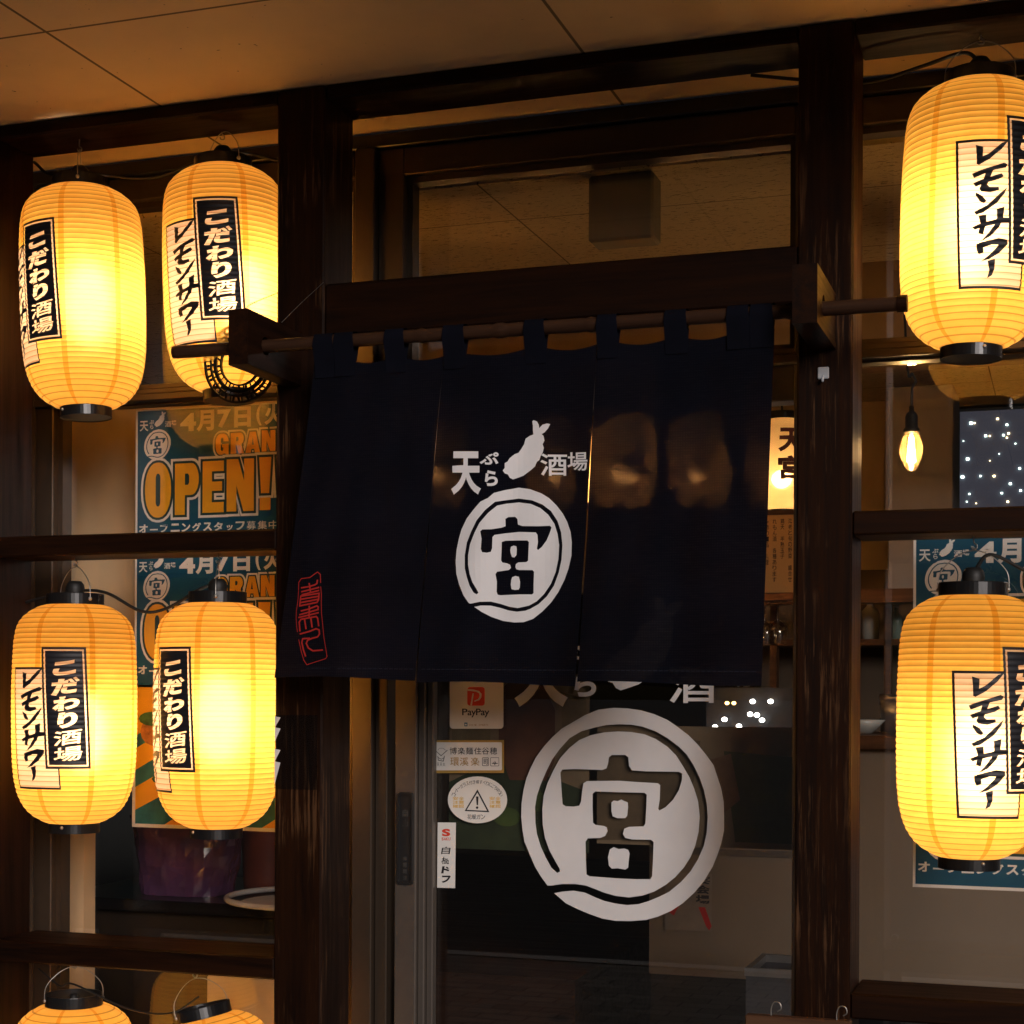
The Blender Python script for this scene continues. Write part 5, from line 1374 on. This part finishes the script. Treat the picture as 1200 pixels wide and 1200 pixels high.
# notice on the counter front
YNt = YK - 0.006
n0, n1 = at(779, 1022, YNt), at(834, 1092, YNt)
no = thing('paper_notice', 'small paper notice with black brush writing and a red stroke on the counter front', 'notice', (n0.x, YNt, n1.z))
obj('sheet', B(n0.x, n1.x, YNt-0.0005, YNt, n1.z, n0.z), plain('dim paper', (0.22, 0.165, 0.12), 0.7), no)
bm = bmesh.new()
for i, ch in enumerate('宴会場'): fill(gfit(ch, .66, .03+.17*i, .96, .18+.17*i, 0.04), bm)
obj('lettering', remap(bm, lambda a, b, c: Vector((n0.x+a*(n1.x-n0.x), YNt-0.0012, n0.z-b*(n0.z-n1.z)))), M['ink'], no)
bm = fill([[(.72, .58), (.86, .58), (1.0, .9), (.95, .98), (.88, .9)], [(.12, .5), (.25, .4), (.32, .55), (.2, .75), (.1, .7)]])
obj('red_stroke', remap(bm, lambda a, b, c: Vector((n0.x+a*(n1.x-n0.x), YNt-0.0012, n0.z-b*(n0.z-n1.z)))), M['red'], no)
# plain picture posters inside the door (generic colour fields)
YQP = YG + 0.012
def art(label, px0, px1, py0, py1, fields):
    a, b = at(px0, py0, YQP), at(px1, py1, YQP)
    t = thing('picture_poster', label, 'poster', (a.x, YQP, b.z))
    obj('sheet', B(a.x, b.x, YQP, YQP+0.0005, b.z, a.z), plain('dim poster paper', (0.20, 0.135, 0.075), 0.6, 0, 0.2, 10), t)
    for i, (polys, col, nm_) in enumerate(fields):
        bm = bmesh.new()
        for q in polys: fill([q], bm)
        obj(nm_, remap(bm, lambda x, y, z: Vector((a.x+x*(b.x-a.x), YQP-0.0004*(i+1), a.z-y*(a.z-b.z)))), plain('poster field', col, 0.6, 0, 0.35, 14), t)
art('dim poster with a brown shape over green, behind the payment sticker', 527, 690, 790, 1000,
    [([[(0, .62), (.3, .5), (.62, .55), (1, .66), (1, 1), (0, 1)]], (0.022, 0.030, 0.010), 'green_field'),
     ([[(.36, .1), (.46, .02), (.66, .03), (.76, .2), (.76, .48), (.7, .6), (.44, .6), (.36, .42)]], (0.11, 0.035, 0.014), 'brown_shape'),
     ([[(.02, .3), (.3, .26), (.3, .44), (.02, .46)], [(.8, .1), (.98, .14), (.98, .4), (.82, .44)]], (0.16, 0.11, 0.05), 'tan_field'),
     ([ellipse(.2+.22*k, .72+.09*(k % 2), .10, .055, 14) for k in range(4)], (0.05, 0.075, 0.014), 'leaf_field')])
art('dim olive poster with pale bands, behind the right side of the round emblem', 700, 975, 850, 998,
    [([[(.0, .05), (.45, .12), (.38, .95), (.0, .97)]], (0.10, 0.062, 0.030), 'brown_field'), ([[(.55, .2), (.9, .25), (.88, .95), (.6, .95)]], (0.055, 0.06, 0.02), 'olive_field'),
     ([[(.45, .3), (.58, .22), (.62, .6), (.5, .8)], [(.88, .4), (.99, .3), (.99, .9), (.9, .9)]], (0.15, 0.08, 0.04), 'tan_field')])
# small bright points added for car lights reflected in the door glass
YLp = 2.6
glint_white = glow('small white lamp', (1.0, 0.93, 0.85), 9)
glint_amber = glow('small amber lamp', (1.0, 0.55, 0.15), 5)
LP = [(838, 852), (849, 843), (866, 851), (882, 822), (879, 837), (887, 838), (903, 822), (893, 844), (852, 824), (860, 824)]
for i, (px, py) in enumerate(LP):
    p = at(px, py, YLp); amber = i >= 8
    t = thing('reflected_light', ('added small amber lamp on the dark kitchen board, %s of the amber pair' if amber else 'added small white lamp on the dark kitchen board, %s') % (('left one', 'right one')[i-8] if amber else ('lowest on the left', 'second from the left', 'left of the counter glow', 'highest of the right cluster', 'middle of the right cluster', 'right of the middle cluster', 'far right beside the post', 'lowest of the right cluster')[i]), 'glint', p, 'added points standing in for reflected car lights')
    bm = bmesh.new(); ball(bm, p, 0.0075 if not amber else 0.006, 10, 6, 1.25, 0.6, 1); obj('lens', bm, glint_amber if amber else glint_white, t, True)
    bm = bmesh.new(); tube(bm, [(p.x, p.y+0.002, p.z), (p.x, p.y+0.02, p.z)], 0.006, 10, smooth=False); obj('housing', bm, M['black'], t)
x0, x1 = aX(826, 840, YLp), aX(960, 840, YLp)
tag(obj('reflection_board', B(x0, x1, YLp+0.02, YLp+0.05, aZ(880, 862, YLp), aZ(880, 806, YLp)), plain('slate board', (0.022, 0.022, 0.026), 0.6)), 'dark slate board added behind the counter to back the reflected car lights', 'board')

# ------------------------------------------------------------------ town added beyond the back window for night lights reflected in the glass
def block(label, x0, x1, Y0, Y1, h, wins, col=(0.075, 0.08, 0.12)):
    t = thing('apartment_building', label, 'building', (x0, Y0, -0.15))
    obj('wall', B(x0, x1, Y0, Y1, -0.15, h), plain('night concrete', col, 0.8, 0, 0.1, 0.3), t)
    obj('roof_slab', B(x0-0.3, x1+0.3, Y0-0.3, Y1+0.3, h+0.001, h+0.4), plain('night roof', (0.05, 0.05, 0.06), 0.8), t)
    for p, col_, s_ in wins:
        w_ = 0.033*s_; obj('lit_window', B(p.x-w_*1.25, p.x+w_*1.25, Y0-0.06, Y0-0.005, p.z-w_, p.z+w_), col_, t)
    return t
cool = glow('cool lit window', (0.78, 1.0, 0.86), 5); warm = glow('warm lit window', (1.0, 0.78, 0.42), 5)
YC = 60.0
ws = []
for px, py, c_, s_ in ((1138, 496, cool, 1.2), (1142, 496, warm, .7), (1169, 491, warm, .9), (1180, 498, cool, .9), (1155, 511, cool, 1.0), (1160, 511, warm, .7), (1176, 510, cool, .9), (1182, 508, warm, .9), (1180, 513, warm, .7), (1134, 538, cool, 1.2), (1195, 549, cool, .9), (1128, 559, cool, 1.3), (1149, 558, cool, .8), (1165, 558, warm, 1.0), (1184, 567, cool, 1.0), (1136, 579, cool, .7), (1174, 578, cool, .8), (1181, 588, warm, .9), (1196, 575, cool, .9), (1210, 520, warm, 1), (1171, 532, cool, .4), (1129, 517, cool, .4), (1144, 590, warm, .5), (1160, 540, warm, .4), (1190, 520, cool, .5), (1133, 588, cool, .5), (1225, 560, cool, 1)):
    ws.append((at(px, py, YC), c_, s_))
block('dark apartment block with scattered lit windows added for night lights reflected in the glass', aX(1090, 540, YC)-6, aX(1300, 540, YC)+4, YC, YC+12, aZ(1150, 470, YC)+6, ws)

for o in bpy.data.objects:
    if '_o' in o: del o['_o']
